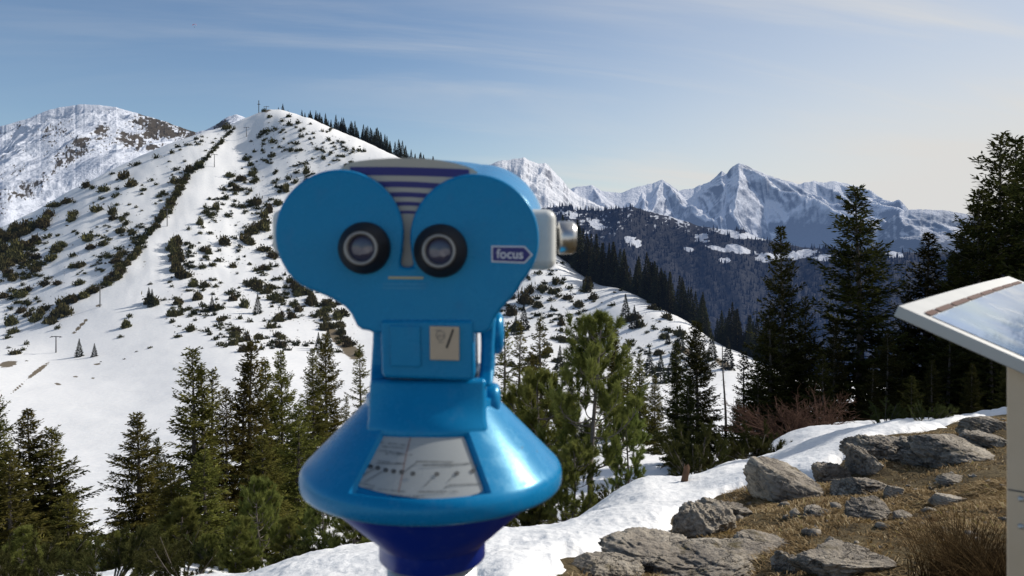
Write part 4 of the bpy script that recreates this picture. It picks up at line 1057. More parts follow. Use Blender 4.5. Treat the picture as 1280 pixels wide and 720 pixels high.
# ------------------------------------------------------------------ rocks
M_ROCK = m_rock()
_bm = bmesh.new(); bmesh.ops.create_icosphere(_bm, subdivisions=6, radius=1)
ICO_V = np.array([v.co[:] for v in _bm.verts]); ICO_F = np.array([[v.index for v in f.verts] for f in _bm.faces]); _bm.free()
def rock(px, py, wpx, hpx, depth, label, seed, ang=0.0, tilt=0.0, sink=.35, cuts=11, rough=.10, dist=None, lean=0.0):
    """a fractured boulder whose picture footprint is about wpx x hpx, centred at px,py"""
    rg = np.random.default_rng(seed)
    hx, hy, hz, _ = ground_hit([px], [py + hpx * .30], 2.2)
    X, Y, Z = hx[0], hy[0], hz[0]
    w = wpx / F * Y * .5; h = hpx / F * Y * .62
    v = ICO_V.copy()
    nrm = unit(rg.normal(0, 1, (cuts, 3)) * np.array([1, 1, .8]))
    nrm = np.concatenate([nrm, [unit(np.array([.15, -.1, 1.]))]])
    off = np.concatenate([rg.uniform(.45, .82, cuts), [.62]])
    for _ in range(2):
        for n_, o_ in zip(nrm, off):
            d = v @ n_ - o_
            v = v - np.where(d > 0, d, 0)[:, None] * n_ * .985
    r0 = np.linalg.norm(v, axis=1, keepdims=True)
    s = 1.0 + rg.uniform(0, 50)
    nn = fbm(v[:, 0] * 1.6 + s, v[:, 1] * 1.6, v[:, 2] * 1.6, oct=3, seed=seed) * 1.1 + .75 * fbm(v[:, 0] * 5 + s, v[:, 1] * 5, v[:, 2] * 7, oct=4, seed=seed + 3, ridged=True) * .55
    lx = v @ unit(rg.normal(0, .35, 3) + np.array([0, 0, 1.]))
    lay = lx * 5.5 + .6 * fbm(v[:, 0] * 2 + s, v[:, 1] * 2, v[:, 2] * 2, oct=2, seed=seed + 7)
    lay = (lay - np.floor(lay)) ** 3
    nn = nn + .55 * fbm(v[:, 0] * 11 + s, v[:, 1] * 11, v[:, 2] * 14, oct=4, seed=seed + 5, ridged=True) - .45 * lay
    v = v + unit(v) * (rough * 1.25 * nn)[:, None]
    v = v * np.array([w, depth * w, h]) / .8
    ca, sa = math.cos(ang), math.sin(ang)
    ct, st = math.cos(tilt), math.sin(tilt)
    v = np.stack([v[:, 0] * ct + v[:, 2] * st, v[:, 1], -v[:, 0] * st + v[:, 2] * ct], 1)
    cl, sl = math.cos(lean), math.sin(lean)
    v = np.stack([v[:, 0], v[:, 1] * cl - v[:, 2] * sl, v[:, 1] * sl + v[:, 2] * cl], 1)
    v = np.stack([v[:, 0] * ca - v[:, 1] * sa, v[:, 0] * sa + v[:, 1] * ca, v[:, 2]], 1)
    me = mesh_np('rock', v, ICO_F, 3, smooth=True)
    o = obj('rock', me, M_ROCK, None, (X, Y + depth * w * .4, Z + h * (1 - 2 * sink) * .5))
    return tag(o, label, 'rock', 'rocks on the bare rise')
ROCKS = [
 (985, 606, 128, 50, .75, 'big pale grey slab boulder with a smooth slanting face, beside the snow', 1, -.1, .32, .30, 9, .05),
 (880, 652, 66, 58, .9, 'block of rock with a black shaded hollow in front, at the snow edge', 2, .3, -.1, .36, 10, .10),
 (908, 640, 60, 34, .9, 'rough grey rock behind the block with the black hollow', 12, .1, .1, .4, 9, .12),
 (835, 700, 140, 44, .9, 'long flat grey ledge of rock at the bottom edge of the snow', 3, .35, .05, .50, 8, .10),
 (905, 710, 150, 30, .8, 'cracked grey ledge at the bottom edge of the picture', 4, .1, 0, .5, 8, .12),
 (955, 684, 64, 26, .9, 'low pale slab between the long ledge and the grass', 5, .2, .08, .42, 8, .08),
 (984, 704, 32, 34, .9, 'small upright grey stone right of the low pale slab', 6, 0, .1, .35, 9, .08),
 (1055, 708, 110, 36, .8, 'big grey rock with a shaded front at the bottom edge, left of the grass tuft', 7, -.15, .05, .45, 9, .09),
 (1052, 684, 40, 22, .9, 'dark brown stone just above the big bottom rock', 8, .5, .1, .4, 9, .1),
 (1086, 637, 42, 30, .9, 'single grey stone lying in the middle of the dry grass', 9, .2, -.2, .33, 10, .08),
 (1122, 616, 24, 18, .9, 'small dark stone between the single stone and the upper rocks', 10, .9, .1, .38, 9, .1),
 (1080, 577, 46, 42, .9, 'rounded dark rock at the left end of the upper rock band', 11, .2, .1, .33, 9, .1),
 (1110, 560, 74, 30, .9, 'rugged rock with moss on top in the upper rock band', 13, .1, .12, .5, 10, .14),
 (1078, 606, 60, 24, .9, 'dark low rock under the left end of the upper rock band', 14, .1, .0, .38, 9, .12),
 (1160, 562, 100, 26, 1.2, 'mossy broken rock in the middle of the upper rock band', 15, .0, .15, .55, 9, .16),
 (1200, 560, 90, 36, 1.2, 'pale flat slab sloping to the right in the upper rock band', 16, -.2, .25, .54, 7, .07),
 (1232, 549, 52, 24, .9, 'dark layered rock below the topmost rock near the board leg', 17, 0, .05, .5, 9, .1),
 (1238, 532, 56, 24, .9, 'topmost pale rock beside the board leg', 18, .2, .1, .38, 9, .08),
 (1195, 600, 34, 12, .9, 'thin pale stone sunk in the grass below the flat slab', 19, .2, .05, .45, 8, .08),
 (1130, 645, 30, 10, .9, 'flat stone sunk in the grass right of the single stone', 20, .4, .05, .45, 8, .08),
 (1190, 625, 40, 13, .9, 'flat grey stone sunk in the grass left of the board leg', 21, .2, .05, .46, 8, .08),
 (1022, 640, 34, 14, .9, 'flat stone sunk in the grass below the big slab boulder', 22, .1, .05, .46, 8, .1),
 (1040, 592, 40, 34, .9, 'rugged dark rock leaning on the right end of the big slab boulder', 23, .5, .3, .38, 10, .12),
 (760, 716, 80, 24, .9, 'brown earthy rock at the bottom edge, leftmost of the rocks', 24, .1, 0, .45, 8, .1),
]
for r_ in ROCKS: rock(*r_)

# ------------------------------------------------------------------ dry grass
rg = np.random.default_rng(17)
N = 520000
u = rg.uniform(0, 1, N)
gy = 1.2 + 10.5 * u ** 1.3; gx = rg.uniform(-.4, 1.0, N) * gy * .95 + rg.uniform(-.3, .6, N)
sd = bare_sd(gx, gy)
patch = fbm(gx * 1.6, gy * 1.6, oct=4, seed=71)
keep = (sd < -.04) & (patch + rg.normal(0, .2, N) > -.32)
gx, gy, patch = gx[keep], gy[keep], patch[keep]
gzv = Hsoil(gx, gy); n = len(gx)
flow = fbm(gx * .9, gy * .9, oct=2, seed=73) * 4
az = flow + rg.normal(0, .9, n)
ln = rg.uniform(.04, .125, n) * (1 + .6 * np.clip(patch, -.3, 1))
up = rg.uniform(.05, .55, n)
d0 = unit(np.stack([np.cos(az), np.sin(az), up * .95], 1)); d1 = unit(np.stack([np.cos(az), np.sin(az), up * .1 - .35], 1))
s = np.stack([-np.sin(az), np.cos(az), az * 0], 1) * (rg.uniform(.0012, .0028, n) * (1 + .12 * gy))[:, None]
p0 = np.stack([gx, gy, gzv - .01], 1); p1 = p0 + d0 * ln[:, None] * .55; p2 = p1 + d1 * ln[:, None] * .55
Vg = np.stack([p0 - s, p0 + s, p1 + s * .8, p1 - s * .8, p2], 1).reshape(-1, 3)
b = np.arange(n)[:, None] * 5
flat = np.concatenate([b + np.array([[0, 1, 2, 3]]), b + np.array([[3, 2, 4]])], 1).ravel()
sizes = np.tile([4, 3], n)
gme = mesh_np('dry_grass', Vg, flat, sizes)
tone = np.repeat(np.clip(.45 + .5 * rg.normal(0, .45, n) + .3 * patch, 0, 1), 5)
gme.attributes.new('tone', 'FLOAT', 'POINT').data.foreach_set('value', tone.astype(np.float32))
def m_grass():
    t = NT('dry_grass_material')
    c = t.ramp(t.attr('tone'), [(.0, (.040, .026, .013)), (.35, (.165, .112, .055)), (.65, (.33, .24, .13)), (.9, (.52, .42, .26)), (1.0, (.22, .19, .05))])
    gp = t.pos()
    c = t.mix(t.ramp(t.noise(gp, 1.9, 4, .6), [(.57, 0), (.68, .75)]), c, (.20, .125, .015))
    c = t.mix(t.ramp(t.noise(gp, 2.7, 4, .6), [(.58, 0), (.70, .65)]), c, (.10, .055, .03))
    a = t.n('ShaderNodeBsdfDiffuse'); b_ = t.n('ShaderNodeBsdfTranslucent')
    t.t.links.new(c, a.inputs['Color']); t.t.links.new(c, b_.inputs['Color'])
    mx = t.t.nodes.new('ShaderNodeMixShader'); mx.inputs[0].default_value = .25
    t.t.links.new(a.outputs[0], mx.inputs[1]); t.t.links.new(b_.outputs[0], mx.inputs[2])
    return t.done(mx.outputs[0])
M_GRASS = m_grass()
tag(obj('dry_grass', gme, M_GRASS), 'matted dry brown grass covering the bare rise', 'grass', kind='stuff')
# small loose stones and crumbs of rock in the grass: one mass
N = 900
gx = rg.uniform(.1, 7.5, N); gy = rg.uniform(3.2, 10.5, N)
k = (bare_sd(gx, gy) < -.08) & (fbm(gx * .8, gy * .8, oct=3, seed=88) > -.05)
gx, gy = gx[k], gy[k]; gzv = Hsoil(gx, gy); n = len(gx)
_b = bmesh.new(); bmesh.ops.create_icosphere(_b, subdivisions=1, radius=1); pv = np.array([v.co[:] for v in _b.verts]); pf = np.array([[v.index for v in f.verts] for f in _b.faces]); _b.free()
r_ = np.exp(rg.normal(-4.1, .5, n))
Vp = pv[None] * (1 + .35 * rg.normal(0, 1, (n, len(pv), 1))) * (r_[:, None, None] * np.array([1.3, 1.0, .7])) 
a_ = rg.uniform(0, 6.28, n); c_, s_ = np.cos(a_)[:, None], np.sin(a_)[:, None]
Vp = np.stack([Vp[..., 0] * c_ - Vp[..., 1] * s_, Vp[..., 0] * s_ + Vp[..., 1] * c_, Vp[..., 2]], -1) + np.stack([gx, gy, gzv + .2 * r_], 1)[:, None]
Fp = np.arange(n)[:, None, None] * len(pv) + pf[None]
tag(obj('gravel', mesh_np('gravel', Vp.reshape(-1, 3), Fp, 3), M_ROCK), 'small loose grey stones strewn through the dry grass', 'gravel', kind='stuff')
# the long tuft at the foot of the board
def tuft(px, Y, n, L, label, seed, k=.28):
    rg = np.random.default_rng(seed)
    X = (px - CX) / F * Y
    az = rg.uniform(0, 6.28, n); r = np.abs(rg.normal(0, .10, n)); l = L * rg.uniform(.55, 1.15, n)
    o_ = np.stack([r * np.cos(az * 1.7), r * np.sin(az * 1.7), r * 0], 1)
    az2 = az + rg.normal(0, .4, n); bend = rg.uniform(.3, 1.2, n)
    S = np.linspace(0, 1, 6); rows = []
    for s in S:
        hor = l * (bend * s ** 1.6) * .9; ver = l * (s - .42 * bend * s ** 2.2)
        w = (.0024 * (1 - s * .85))
        c = o_ + np.stack([hor * np.cos(az2), hor * np.sin(az2), ver], 1)
        sd_ = np.stack([-np.sin(az2), np.cos(az2), az2 * 0], 1) * w
        rows += [c - sd_, c + sd_]
    V = np.stack(rows, 1).reshape(-1, 3)
    b = np.arange(n)[:, None] * 12
    Fq = np.concatenate([b + np.array([[2 * i, 2 * i + 1, 2 * i + 3, 2 * i + 2]]) for i in range(5)], 1).reshape(-1, 4)
    me = mesh_np('grass_tuft', V, Fq, 4)
    me.attributes.new('tone', 'FLOAT', 'POINT').data.foreach_set('value', np.repeat(np.clip(rg.normal(k, .18, n), 0, .88), 12).astype(np.float32))
    o = obj('grass_tuft', me, M_GRASS, None, (X, Y, float(Hsoil(np.array([X]), np.array([Y]))[0]) - .02))
    return tag(o, label, 'grass tuft')
tuft(1222, 3.25, 1300, .38, 'long dark brown grass tuft bending over at the foot of the board leg', 5, .0)
tuft(1262, 3.0, 900, .36, 'brown grass tuft half hidden by the board leg', 6, .02)

# ------------------------------------------------------------------ coin telescope
BLUE = m_paint('sky_blue_enamel_material', (.002, .185, .41), .23, 0.0, tint=(.30, .85, 1.0))
NAVY = m_paint('royal_blue_enamel_material', (.002, .020, .22), .28, .05, tint=(.3, .5, 1.0))
WHITE = m_plain('off_white_enamel_material', (.66, .66, .62), .35, var=.06, scale=9)
RUBBER = m_plain('black_rubber_material', (.012, .012, .014), .55, spec=.35)
STEEL = m_plain('brushed_steel_material', (.56, .55, .53), .28, 1.0, var=.10, scale=60)
ZINC = m_plain('galvanised_steel_material', (.50, .51, .51), .45, .75, var=.16, scale=30)
BEIGE = m_plain('beige_film_material', (.46, .43, .36), .5, var=.06, scale=15)
STRIPE = m_plain('navy_film_material', (.014, .014, .16), .45, var=.1)
PLATE = m_plain('worn_brass_plate_material', (.46, .37, .27), .42, .35, var=.15, scale=70)
LENS = m_plain('coated_lens_material', (.045, .045, .085), .06, 0, var=.3, scale=8, spec=.9)
INK = m_plain('black_ink_material', (.012, .012, .014), .6)
INKG = m_plain('grey_ink_material', (.10, .11, .115), .6)
INKR = m_plain('red_ink_material', (.22, .08, .06), .6)
DIALM = m_plain('scale_plate_material', (.33, .345, .34), .28, var=.10, scale=14)
RINGM = m_plain('dull_ring_material', (.30, .295, .28), .45, .4, var=.1)
GLYPH = m_plain('white_print_material', (.72, .72, .74), .5, var=.03)

AX = np.array([(540.5 - 640) / F * 1.13, 1.13, 0.0])
gbase = float(Hsoil(np.array([AX[0]]), np.array([AX[1]]))[0])
ROOT = Vector((AX[0], AX[1], gbase))
scope = empty('coin_telescope', ROOT, 'blue coin operated viewing telescope with two eyepieces on a flared dish and post', 'telescope')
def L(p): return Vector(p) - ROOT
def PL(px, py, Y): return L(P(px, py, Y))

def arc(cx_, cy_, r, a0, a1, n):
    a = np.radians(np.linspace(a0, a1, n))
    return [(cx_ + r * math.cos(t), cy_ - r * math.sin(t)) for t in a]   # picture coords, angle counter-clockwise

def prism(name, pts, Y0, Y1, mat, parent=scope, bev=0.0, seg=3):
    """outline in picture coordinates at distance Y0, extruded straight back to Y1"""
    bm = bmesh.new()
    f = bm.faces.new([bm.verts.new(PL(x, y, Y0)) for x, y in pts])
    e = bmesh.ops.extrude_face_region(bm, geom=[f])
    for v in e['geom']:
        if isinstance(v, bmesh.types.BMVert): v.co.y += Y1 - Y0
    o = obj(name, bm_mesh(name, bm), mat, parent)
    if bev: bevel(o, bev, seg)
    return o

def lathe(name, prof, centre, axis, mat, parent=scope, n=64, smooth=True, caps=True):
    """profile (r, t) turned about an axis through centre (root-local); axis 'x','y','z'"""
    V = []
    for r, t_ in prof:
        for k in range(n):
            a = 2 * math.pi * k / n; c, s = r * math.cos(a), r * math.sin(a)
            V.append({'z': (c, s, t_), 'y': (c, t_, s), 'x': (t_, c, s)}[axis])
    V = np.array(V) + np.array(centre)
    m = len(prof); flat = []; sizes = []
    for i in range(m - 1):
        for k in range(n):
            flat += [i * n + k, i * n + (k + 1) % n, (i + 1) * n + (k + 1) % n, (i + 1) * n + k]; sizes.append(4)
    if caps:
        flat += list(range(n)); sizes.append(n)
        flat += list(range((m - 1) * n, m * n)); sizes.append(n)
    bm = bmesh.new(); me = mesh_np(name, V, flat, np.array(sizes))
    bm.from_mesh(me); bpy.data.meshes.remove(me)
    me = bm_mesh(name, bm, False)
    sm = np.array([p.loop_total == 4 for p in me.polygons]) if smooth else np.zeros(len(me.polygons), bool)
    me.polygons.foreach_set('use_smooth', sm)
    # sharp where the profile bends hard
    return obj(name, me, mat, parent)

# front cover: two discs running together into the neck
YF = 1.04
left = arc(423.5, 292, 80.5, -8, 212, 46)       # from its right side over the top to the lower left
right = arc(593, 298, 81, -42, 188, 46)
outline = ([(500.5, 333), (500.8, 326), (502.6, 314)] + left +
           [(358, 340), (366, 349), (376, 357), (387, 362.5), (399, 367), (411, 372), (422, 378), (431, 384), (438, 392), (442.5, 401), (446, 408), (452, 412.5), (462, 414), (466, 417)] +
           [(606, 417), (613, 412), (617.5, 401), (621, 394), (628, 385), (637, 375), (646, 365)] +
           right + [(513.6, 316), (515.4, 326), (516.5, 333), (508, 334.5)])
prism('front_cover', outline, YF, YF + .016, BLUE, bev=.0045, seg=4)

# barrel body behind it, a loft growing backwards
def hull(zc, rL, rR, arch, n=40):
    # local outline around both barrels (x, z), arched on top; metres relative to eye height and axis x
    xl, zl = (423.5 - 640) * YF / F - AX[0], -(292 - 300) * YF / F
    xr, zr = (593 - 640) * YF / F - AX[0], -(298 - 300) * YF / F
    pts = []
    for t in np.linspace(math.pi * 1.5, math.pi * .5, n): pts.append((xl + rL * math.cos(t), zl + rL * math.sin(t)))
    for k in np.linspace(0, 1, 22)[1:-1]:
        pts.append((xl + (xr - xl) * k, zl + rL + (zr + rR - zl - rL) * k + arch * math.sin(math.pi * k) ** .8))
    for t in np.linspace(math.pi * .5, -math.pi * .5, n): pts.append((xr + rR * math.cos(t), zr + rR * math.sin(t)))
    return pts
secs = [(1.058, .072, .072, .010, 0), (1.061, .076, .077, .012, 0), (1.075, .080, .081, .014, 0), (1.12, .083, .086, .012, .006), (1.19, .087, .094, .010, .014), (1.26, .090, .099, .008, .018), (1.33, .090, .099, .006, .018), (1.345, .085, .094, .006, .018)]
V = []; 
for Y, a, b_, c, up_ in secs:
    h = hull(0, a, b_, c); V += [(x, Y - AX[1], EYE - gbase + z + up_) for x, z in h]
nh = len(h); flat = []; sizes = []
for i in range(len(secs) - 1):
    for k in range(nh):
        flat += [i * nh + k, i * nh + (k + 1) % nh, (i + 1) * nh + (k + 1) % nh, (i + 1) * nh + k]; sizes.append(4)
flat += list(range(nh)) + list(range((len(secs) - 1) * nh, len(secs) * nh)); sizes += [nh, nh]
bm = bmesh.new(); me = mesh_np('barrel_body', V, flat, np.array(sizes)); bm.from_mesh(me)
me = bm_mesh('barrel_body', bm); me.polygons.foreach_set('use_smooth', [p.loop_total == 4 for p in me.polygons])
body = obj('barrel_body', me, BLUE, scope)
# objective rims on the far side
for x_, z_, r_ in (((423.5 - 640) * YF / F - AX[0], .008, .07), ((593 - 640) * YF / F - AX[0], .002, .08)):
    lathe('objective', [(r_, .0), (r_, .03), (r_ * .88, .03), (r_ * .86, .012), (.001, .010)], (x_, 1.345 - AX[1] - .002, EYE - gbase + z_), 'y', RUBBER, body, n=40)
# striped film between the discs
top = [(424, 213), (429, 208), (438, 203.5), (450, 201), (466, 199.2), (484, 198), (502, 197.4), (520, 197.6), (536, 198.6), (552, 200.6), (568, 203.6), (582, 207.4), (591, 211), (597, 215)]
bm = bmesh.new()
def film(pts, Y, mi):
    f = bm.faces.new([bm.verts.new(PL(x, y, Y)) for x, y in pts]); f.material_index = mi
film(top + [(596, 232), (560, 300), (527, 334), (490, 334), (470, 300), (440, 240)], 1.0566, 0)
for x0, x1, y0, y1, sk in ((437, 586, 208.6, 219.2, 3.2), (472, 552, 226.8, 234, 2.6), (486, 540, 240.4, 246.4, 2), (492, 532, 252.6, 257.4, 1.4), (496, 526, 264, 267.6, 1)):
    n = 12
    xs_ = np.linspace(x0, x1, n)
    up_ = [(x, y0 + sk * (x - x0) / (x1 - x0) - 1.2 * math.sin(math.pi * (x - x0) / (x1 - x0))) for x in xs_]
    dn_ = [(x + (2 if x1 - x0 > 100 else 0), y1 + sk * (x - x0) / (x1 - x0) - 1.0 * math.sin(math.pi * (x - x0) / (x1 - x0))) for x in xs_[::-1]]
    film(up_ + dn_, 1.0562, 1)
o = obj('striped_label', bm_mesh('striped_label', bm), [BEIGE, STRIPE], scope)

# white cross housing with the focus knob on its right
def rbox(name, c0, c1, mat, r, parent=scope, seg=4):
    bm = bmesh.new()
    bmesh.ops.create_cube(bm, size=1)
    c0, c1 = np.array(c0), np.array(c1)
    for v in bm.verts: v.co = Vector((c0 + c1) / 2 + np.array(v.co) * (c1 - c0))
    o = obj(name, bm_mesh(name, bm), mat, parent); bevel(o, r, seg); return o
a = PL(341, 337, 1.10); b_ = PL(694.5, 262, 1.10)
xl_ = PL(341.5, 300, 1.07).x
rbox('side_housing', (b_.x - .10, 1.075 - AX[1], a.z), (b_.x, 1.23 - AX[1], b_.z), WHITE, .014)
rbox('side_housing', (xl_, 1.057 - AX[1], PL(0, 318, 1.07).z), (xl_ + .07, 1.17 - AX[1], PL(0, 262, 1.07).z), WHITE, .012)
kc = PL(694, 297, 1.13)
kn = lathe('focus_knob', [(.016, -.01), (.016, .004), (.0225, .0045), (.0235, .006), (.0235, .024), (.0225, .0255), (.0205, .027), (.0205, .0285), (.012, .030), (.001, .0305)], kc, 'x', STEEL, n=48)

# eyepieces
for px, py, r_ in ((456, 310, 32.5), (551, 313.5, 33.5)):
    c = PL(px, py, YF); R_ = r_ * YF / F
    cup = lathe('eyepiece', [(R_ * .93, .004), (R_, .0), (R_ * 1.0, -.006), (R_ * .97, -.011), (R_ * .88, -.016), (R_ * .77, -.022), (R_ * .70, -.0275), (R_ * .655, -.029), (R_ * .62, -.028)], c, 'y', RUBBER, n=56, caps=False)
    lathe('eyepiece_ring', [(.0212, -.020), (.0215, -.0290), (.0205, -.0300), (.0185, -.0300), (.0175, -.0285), (.0170, -.019)], c, 'y', RINGM, cup, n=56, caps=False)
    lathe('eyepiece_lens', [(.0172, -.0200), (.0150, -.0212), (.009, -.0222), (.0005, -.0226)], c, 'y', LENS, cup, n=48, caps=False)

# text helper: built-in font, turned into mesh; mapped by a function from text plane to root-local space
def text_mesh(txt, size, fn, name, mat, parent, align='CENTER', bold=.0):
    cu = bpy.data.curves.new('t', 'FONT'); cu.body = txt; cu.size = size; cu.align_x = align; cu.align_y = 'CENTER'; cu.offset = bold; cu.resolution_u = 4
    to = bpy.data.objects.new('t', cu); COL.objects.link(to)
    dg = bpy.context.evaluated_depsgraph_get(); dg.update()
    me = bpy.data.meshes.new_from_object(to.evaluated_get(dg))
    bpy.data.objects.remove(to); bpy.data.curves.remove(cu)
    for v in me.vertices: v.co = fn(v.co.x, v.co.y)
    me.name = name; me.materials.clear()
    return obj(name, me, mat, parent)

# "focus" arrow
arrow = [(614.2, 307.2), (656, 307.6), (666, 318.6), (656, 329.2), (614.2, 327.6)]
st = prism('focus_sign', arrow, YF - .0010, YF - .0002, GLYPH)
inner = [(616, 309), (655.2, 309.4), (663.4, 318.5), (655.2, 327.4), (616, 325.8)]
fld = prism('sign_field', inner, YF - .0015, YF - .0011, STRIPE, st)
text_mesh('focus', .0165, lambda x, y: PL(637.5, 318, YF - .0018) + Vector((x * 1.0, 0, y * 1.05 - x * .02)), 'lettering', GLYPH, st, bold=.0002)
# little yellow label strip with two scribed lines under it
ls = prism('label_strip', [(485.5, 345.6), (529, 346), (529, 349), (485.5, 348.6)], YF - .0012, YF - .0001, m_plain('yellowed_film_material', (.50, .42, .22), .5))
for y_ in (354.5, 359.5):
    prism('scribed_line', [(478, y_), (532, y_ + .3), (532, y_ + 1.2), (478, y_ + .9)], YF - .0008, YF - .0001, m_paint('light_blue_line_material', (.03, .28, .50), .4, .2), ls)

# coin box between the arms of the yoke
YB = 1.036
cb = prism('coin_box', [(475, 400), (592, 400), (593.5, 470), (590, 476.5), (480, 473), (476.5, 467)], YB, YB + .11, BLUE, bev=.005)
prism('box_panel', [(487, 407), (525, 408), (526, 459), (488, 458)], YB - .003, YB - .0002, BLUE, cb, bev=.0022)
pl = prism('coin_plate', [(537, 407.5), (574, 408.5), (574, 451), (537.5, 450)], YB - .0042, YB - .0002, PLATE, cb, bev=.001)
prism('coin_slot', [(565.3, 411.5), (567.6, 412.2), (559.4, 435.4), (557.0, 434.6)], YB - .0050, YB - .0044, INK, pl)
bm = bmesh.new()
def dab(x, y, w, h_, Y, rot=0):
    c_, s_ = math.cos(rot), math.sin(rot)
    bm.faces.new([bm.verts.new(PL(x + (dx * c_ - dy * s_), y + (dx * s_ + dy * c_), Y)) for dx, dy in ((-w / 2, -h_ / 2), (w / 2, -h_ / 2), (w / 2, h_ / 2), (-w / 2, h_ / 2))])
for k in range(20):
    a_ = k / 20 * 6.283; dab(550.6 + 5.6 * math.cos(a_), 419.5 + 5.6 * math.sin(a_), 1.9, .7, YB - .0048, a_ + 1.57)
for x_, y_, w_, h_ in ((547.6, 420.6, 1.0, 4.4), (550.4, 420.8, 2.6, .9), (550.4, 418.6, 2.6, .8), (553.8, 420, .9, 4.2), (548, 413, 7, .8), (551, 428, 6, .7)): dab(x_, y_, w_, h_, YB - .0048)
obj('coin_symbol', bm_mesh('coin_symbol', bm), INKG, pl)

# yoke: two arms and the block that sits on the dish
bm = bmesh.new()
def loft(secs_):
    rings = [[bm.verts.new(v) for v in s_] for s_ in secs_]
    m = len(rings[0])
    for i in range(len(rings) - 1):
        for k in range(m):
            bm.faces.new([rings[i][k], rings[i][(k + 1) % m], rings[i + 1][(k + 1) % m], rings[i + 1][k]])
    bm.faces.new(rings[0][::-1]); bm.faces.new(rings[-1])
def sec(x0, x1, py, Y0, Y1):
    return [PL(x0, py, Y0), PL(x1, py, Y0), L(P(x1, py, Y0) + np.array([0, Y1 - Y0, 0])), L(P(x0, py, Y0) + np.array([0, Y1 - Y0, 0]))]
def rsec(x0, x1, py, Yc, Yk, Yb, n_=14):
    """section with a bowed front: Yc in the middle, Yk at the corners"""
    z = P(0, py, Yc)[2]
    xa, xb = (x0 - CX) / F * Yk, (x1 - CX) / F * Yk
    pts = []
    for t_ in np.linspace(-1, 1, n_):
        pts.append(L(np.array([(xa + xb) / 2 + (xb - xa) / 2 * t_, Yc + (Yk - Yc) * abs(t_) ** 2.2, z])))
    pts += [L(np.array([xb, Yb, z])), L(np.array([xa, Yb, z]))]
    return pts
loft([rsec(462, 607.5, 475.5, 1.047, 1.056, 1.20), rsec(461, 607.5, 492, 1.042, 1.055, 1.21), rsec(460, 607.5, 508, 1.036, 1.053, 1.21), rsec(459.5, 607.5, 520, 1.029, 1.052, 1.22), rsec(459, 608, 530, 1.0235, 1.050, 1.22), rsec(458, 609, 537, 1.0205, 1.0480, 1.22), rsec(457, 610, 543, 1.0190, 1.0460, 1.22), rsec(457, 610, 551, 1.020, 1.046, 1.22)])
yb = obj('yoke_block', bm_mesh('yoke_block', bm), BLUE, scope); bevel(yb, .006, 4, 40)
bm = bmesh.new(); loft([sec(466, 480, 396, 1.085, 1.19), sec(465, 480, 430, 1.080, 1.195), sec(463, 480, 460, 1.075, 1.20), sec(462, 482, 482, 1.055, 1.20)])
bevel(obj('yoke_arm', bm_mesh('yoke_arm', bm), BLUE, scope), .005, 4)
bm = bmesh.new(); loft([sec(600, 620, 396, 1.090, 1.19), sec(601, 618, 430, 1.082, 1.195), sec(600, 617, 462, 1.075, 1.20), sec(596, 616, 484, 1.056, 1.20)])
ra = obj('yoke_arm', bm_mesh('yoke_arm', bm), BLUE, scope); bevel(ra, .006, 4)
lathe('pivot_cap', [(.030, -.006), (.030, .004), (.028, .009), (.020, .012), (.001, .013)], PL(619, 416, 1.135), 'x', BLUE, ra, n=40)
lathe('clamp_boss', [(.024, -.02), (.024, .006), (.022, .0115), (.016, .0145), (.001, .0155)], PL(612, 500, 1.115), 'x', BLUE, yb, n=40)

# dish with a recessed scale window
RIM, ZR, ZB = .1815, -.316, -.341
def cone_r(z): return RIM - (z - ZR) * .985
prof = [(.088, -.215), (.0925, -.2165)] + [(cone_r(z), z) for z in np.linspace(-.226, -.3095, 26)] + [(cone_r(-.3125), -.3125), (.1795, -.3150), (.1812, -.3180), (.1822, -.322), (.1825, -.328), (.1820, -.3345), (.1806, -.3388), (.1785, -.3408), (.172, -.3415), (.160, -.3415)]
na = 144
bm = bmesh.new()
rings = []
for r, z in prof:
    rings.append([bm.verts.new((r * math.cos(2 * math.pi * k / na), r * math.sin(2 * math.pi * k / na), z + EYE - gbase)) for k in range(na)])
win = []
for i in range(len(prof) - 1):
    for k in range(na):
        f = bm.faces.new([rings[i][k], rings[i][(k + 1) % na], rings[i + 1][(k + 1) % na], rings[i + 1][k]])
        mid = math.degrees(2 * math.pi * (k + .5) / na) - 270
        zc = (prof[i][1] + prof[i + 1][1]) / 2
        lim0, lim1 = -30.5, 30.5
        if -.3105 < zc < -.2405 and lim0 < mid < lim1: win.append(f)
bm.faces.new(rings[0]); 
bmesh.ops.recalc_face_normals(bm, faces=bm.faces)
inset = bmesh.ops.inset_region(bm, faces=win, thickness=.0045, depth=-.0075, use_even_offset=True)
me = bpy.data.meshes.new('dish'); bm.to_mesh(me); bm.free()
me.polygons.foreach_set('use_smooth', np.ones(len(me.polygons), bool))
ed = {tuple(sorted(e.vertices)) for e in me.edges}
me.set_sharp_from_angle(angle=math.radians(38))
dish = obj('dish', me, BLUE, scope)
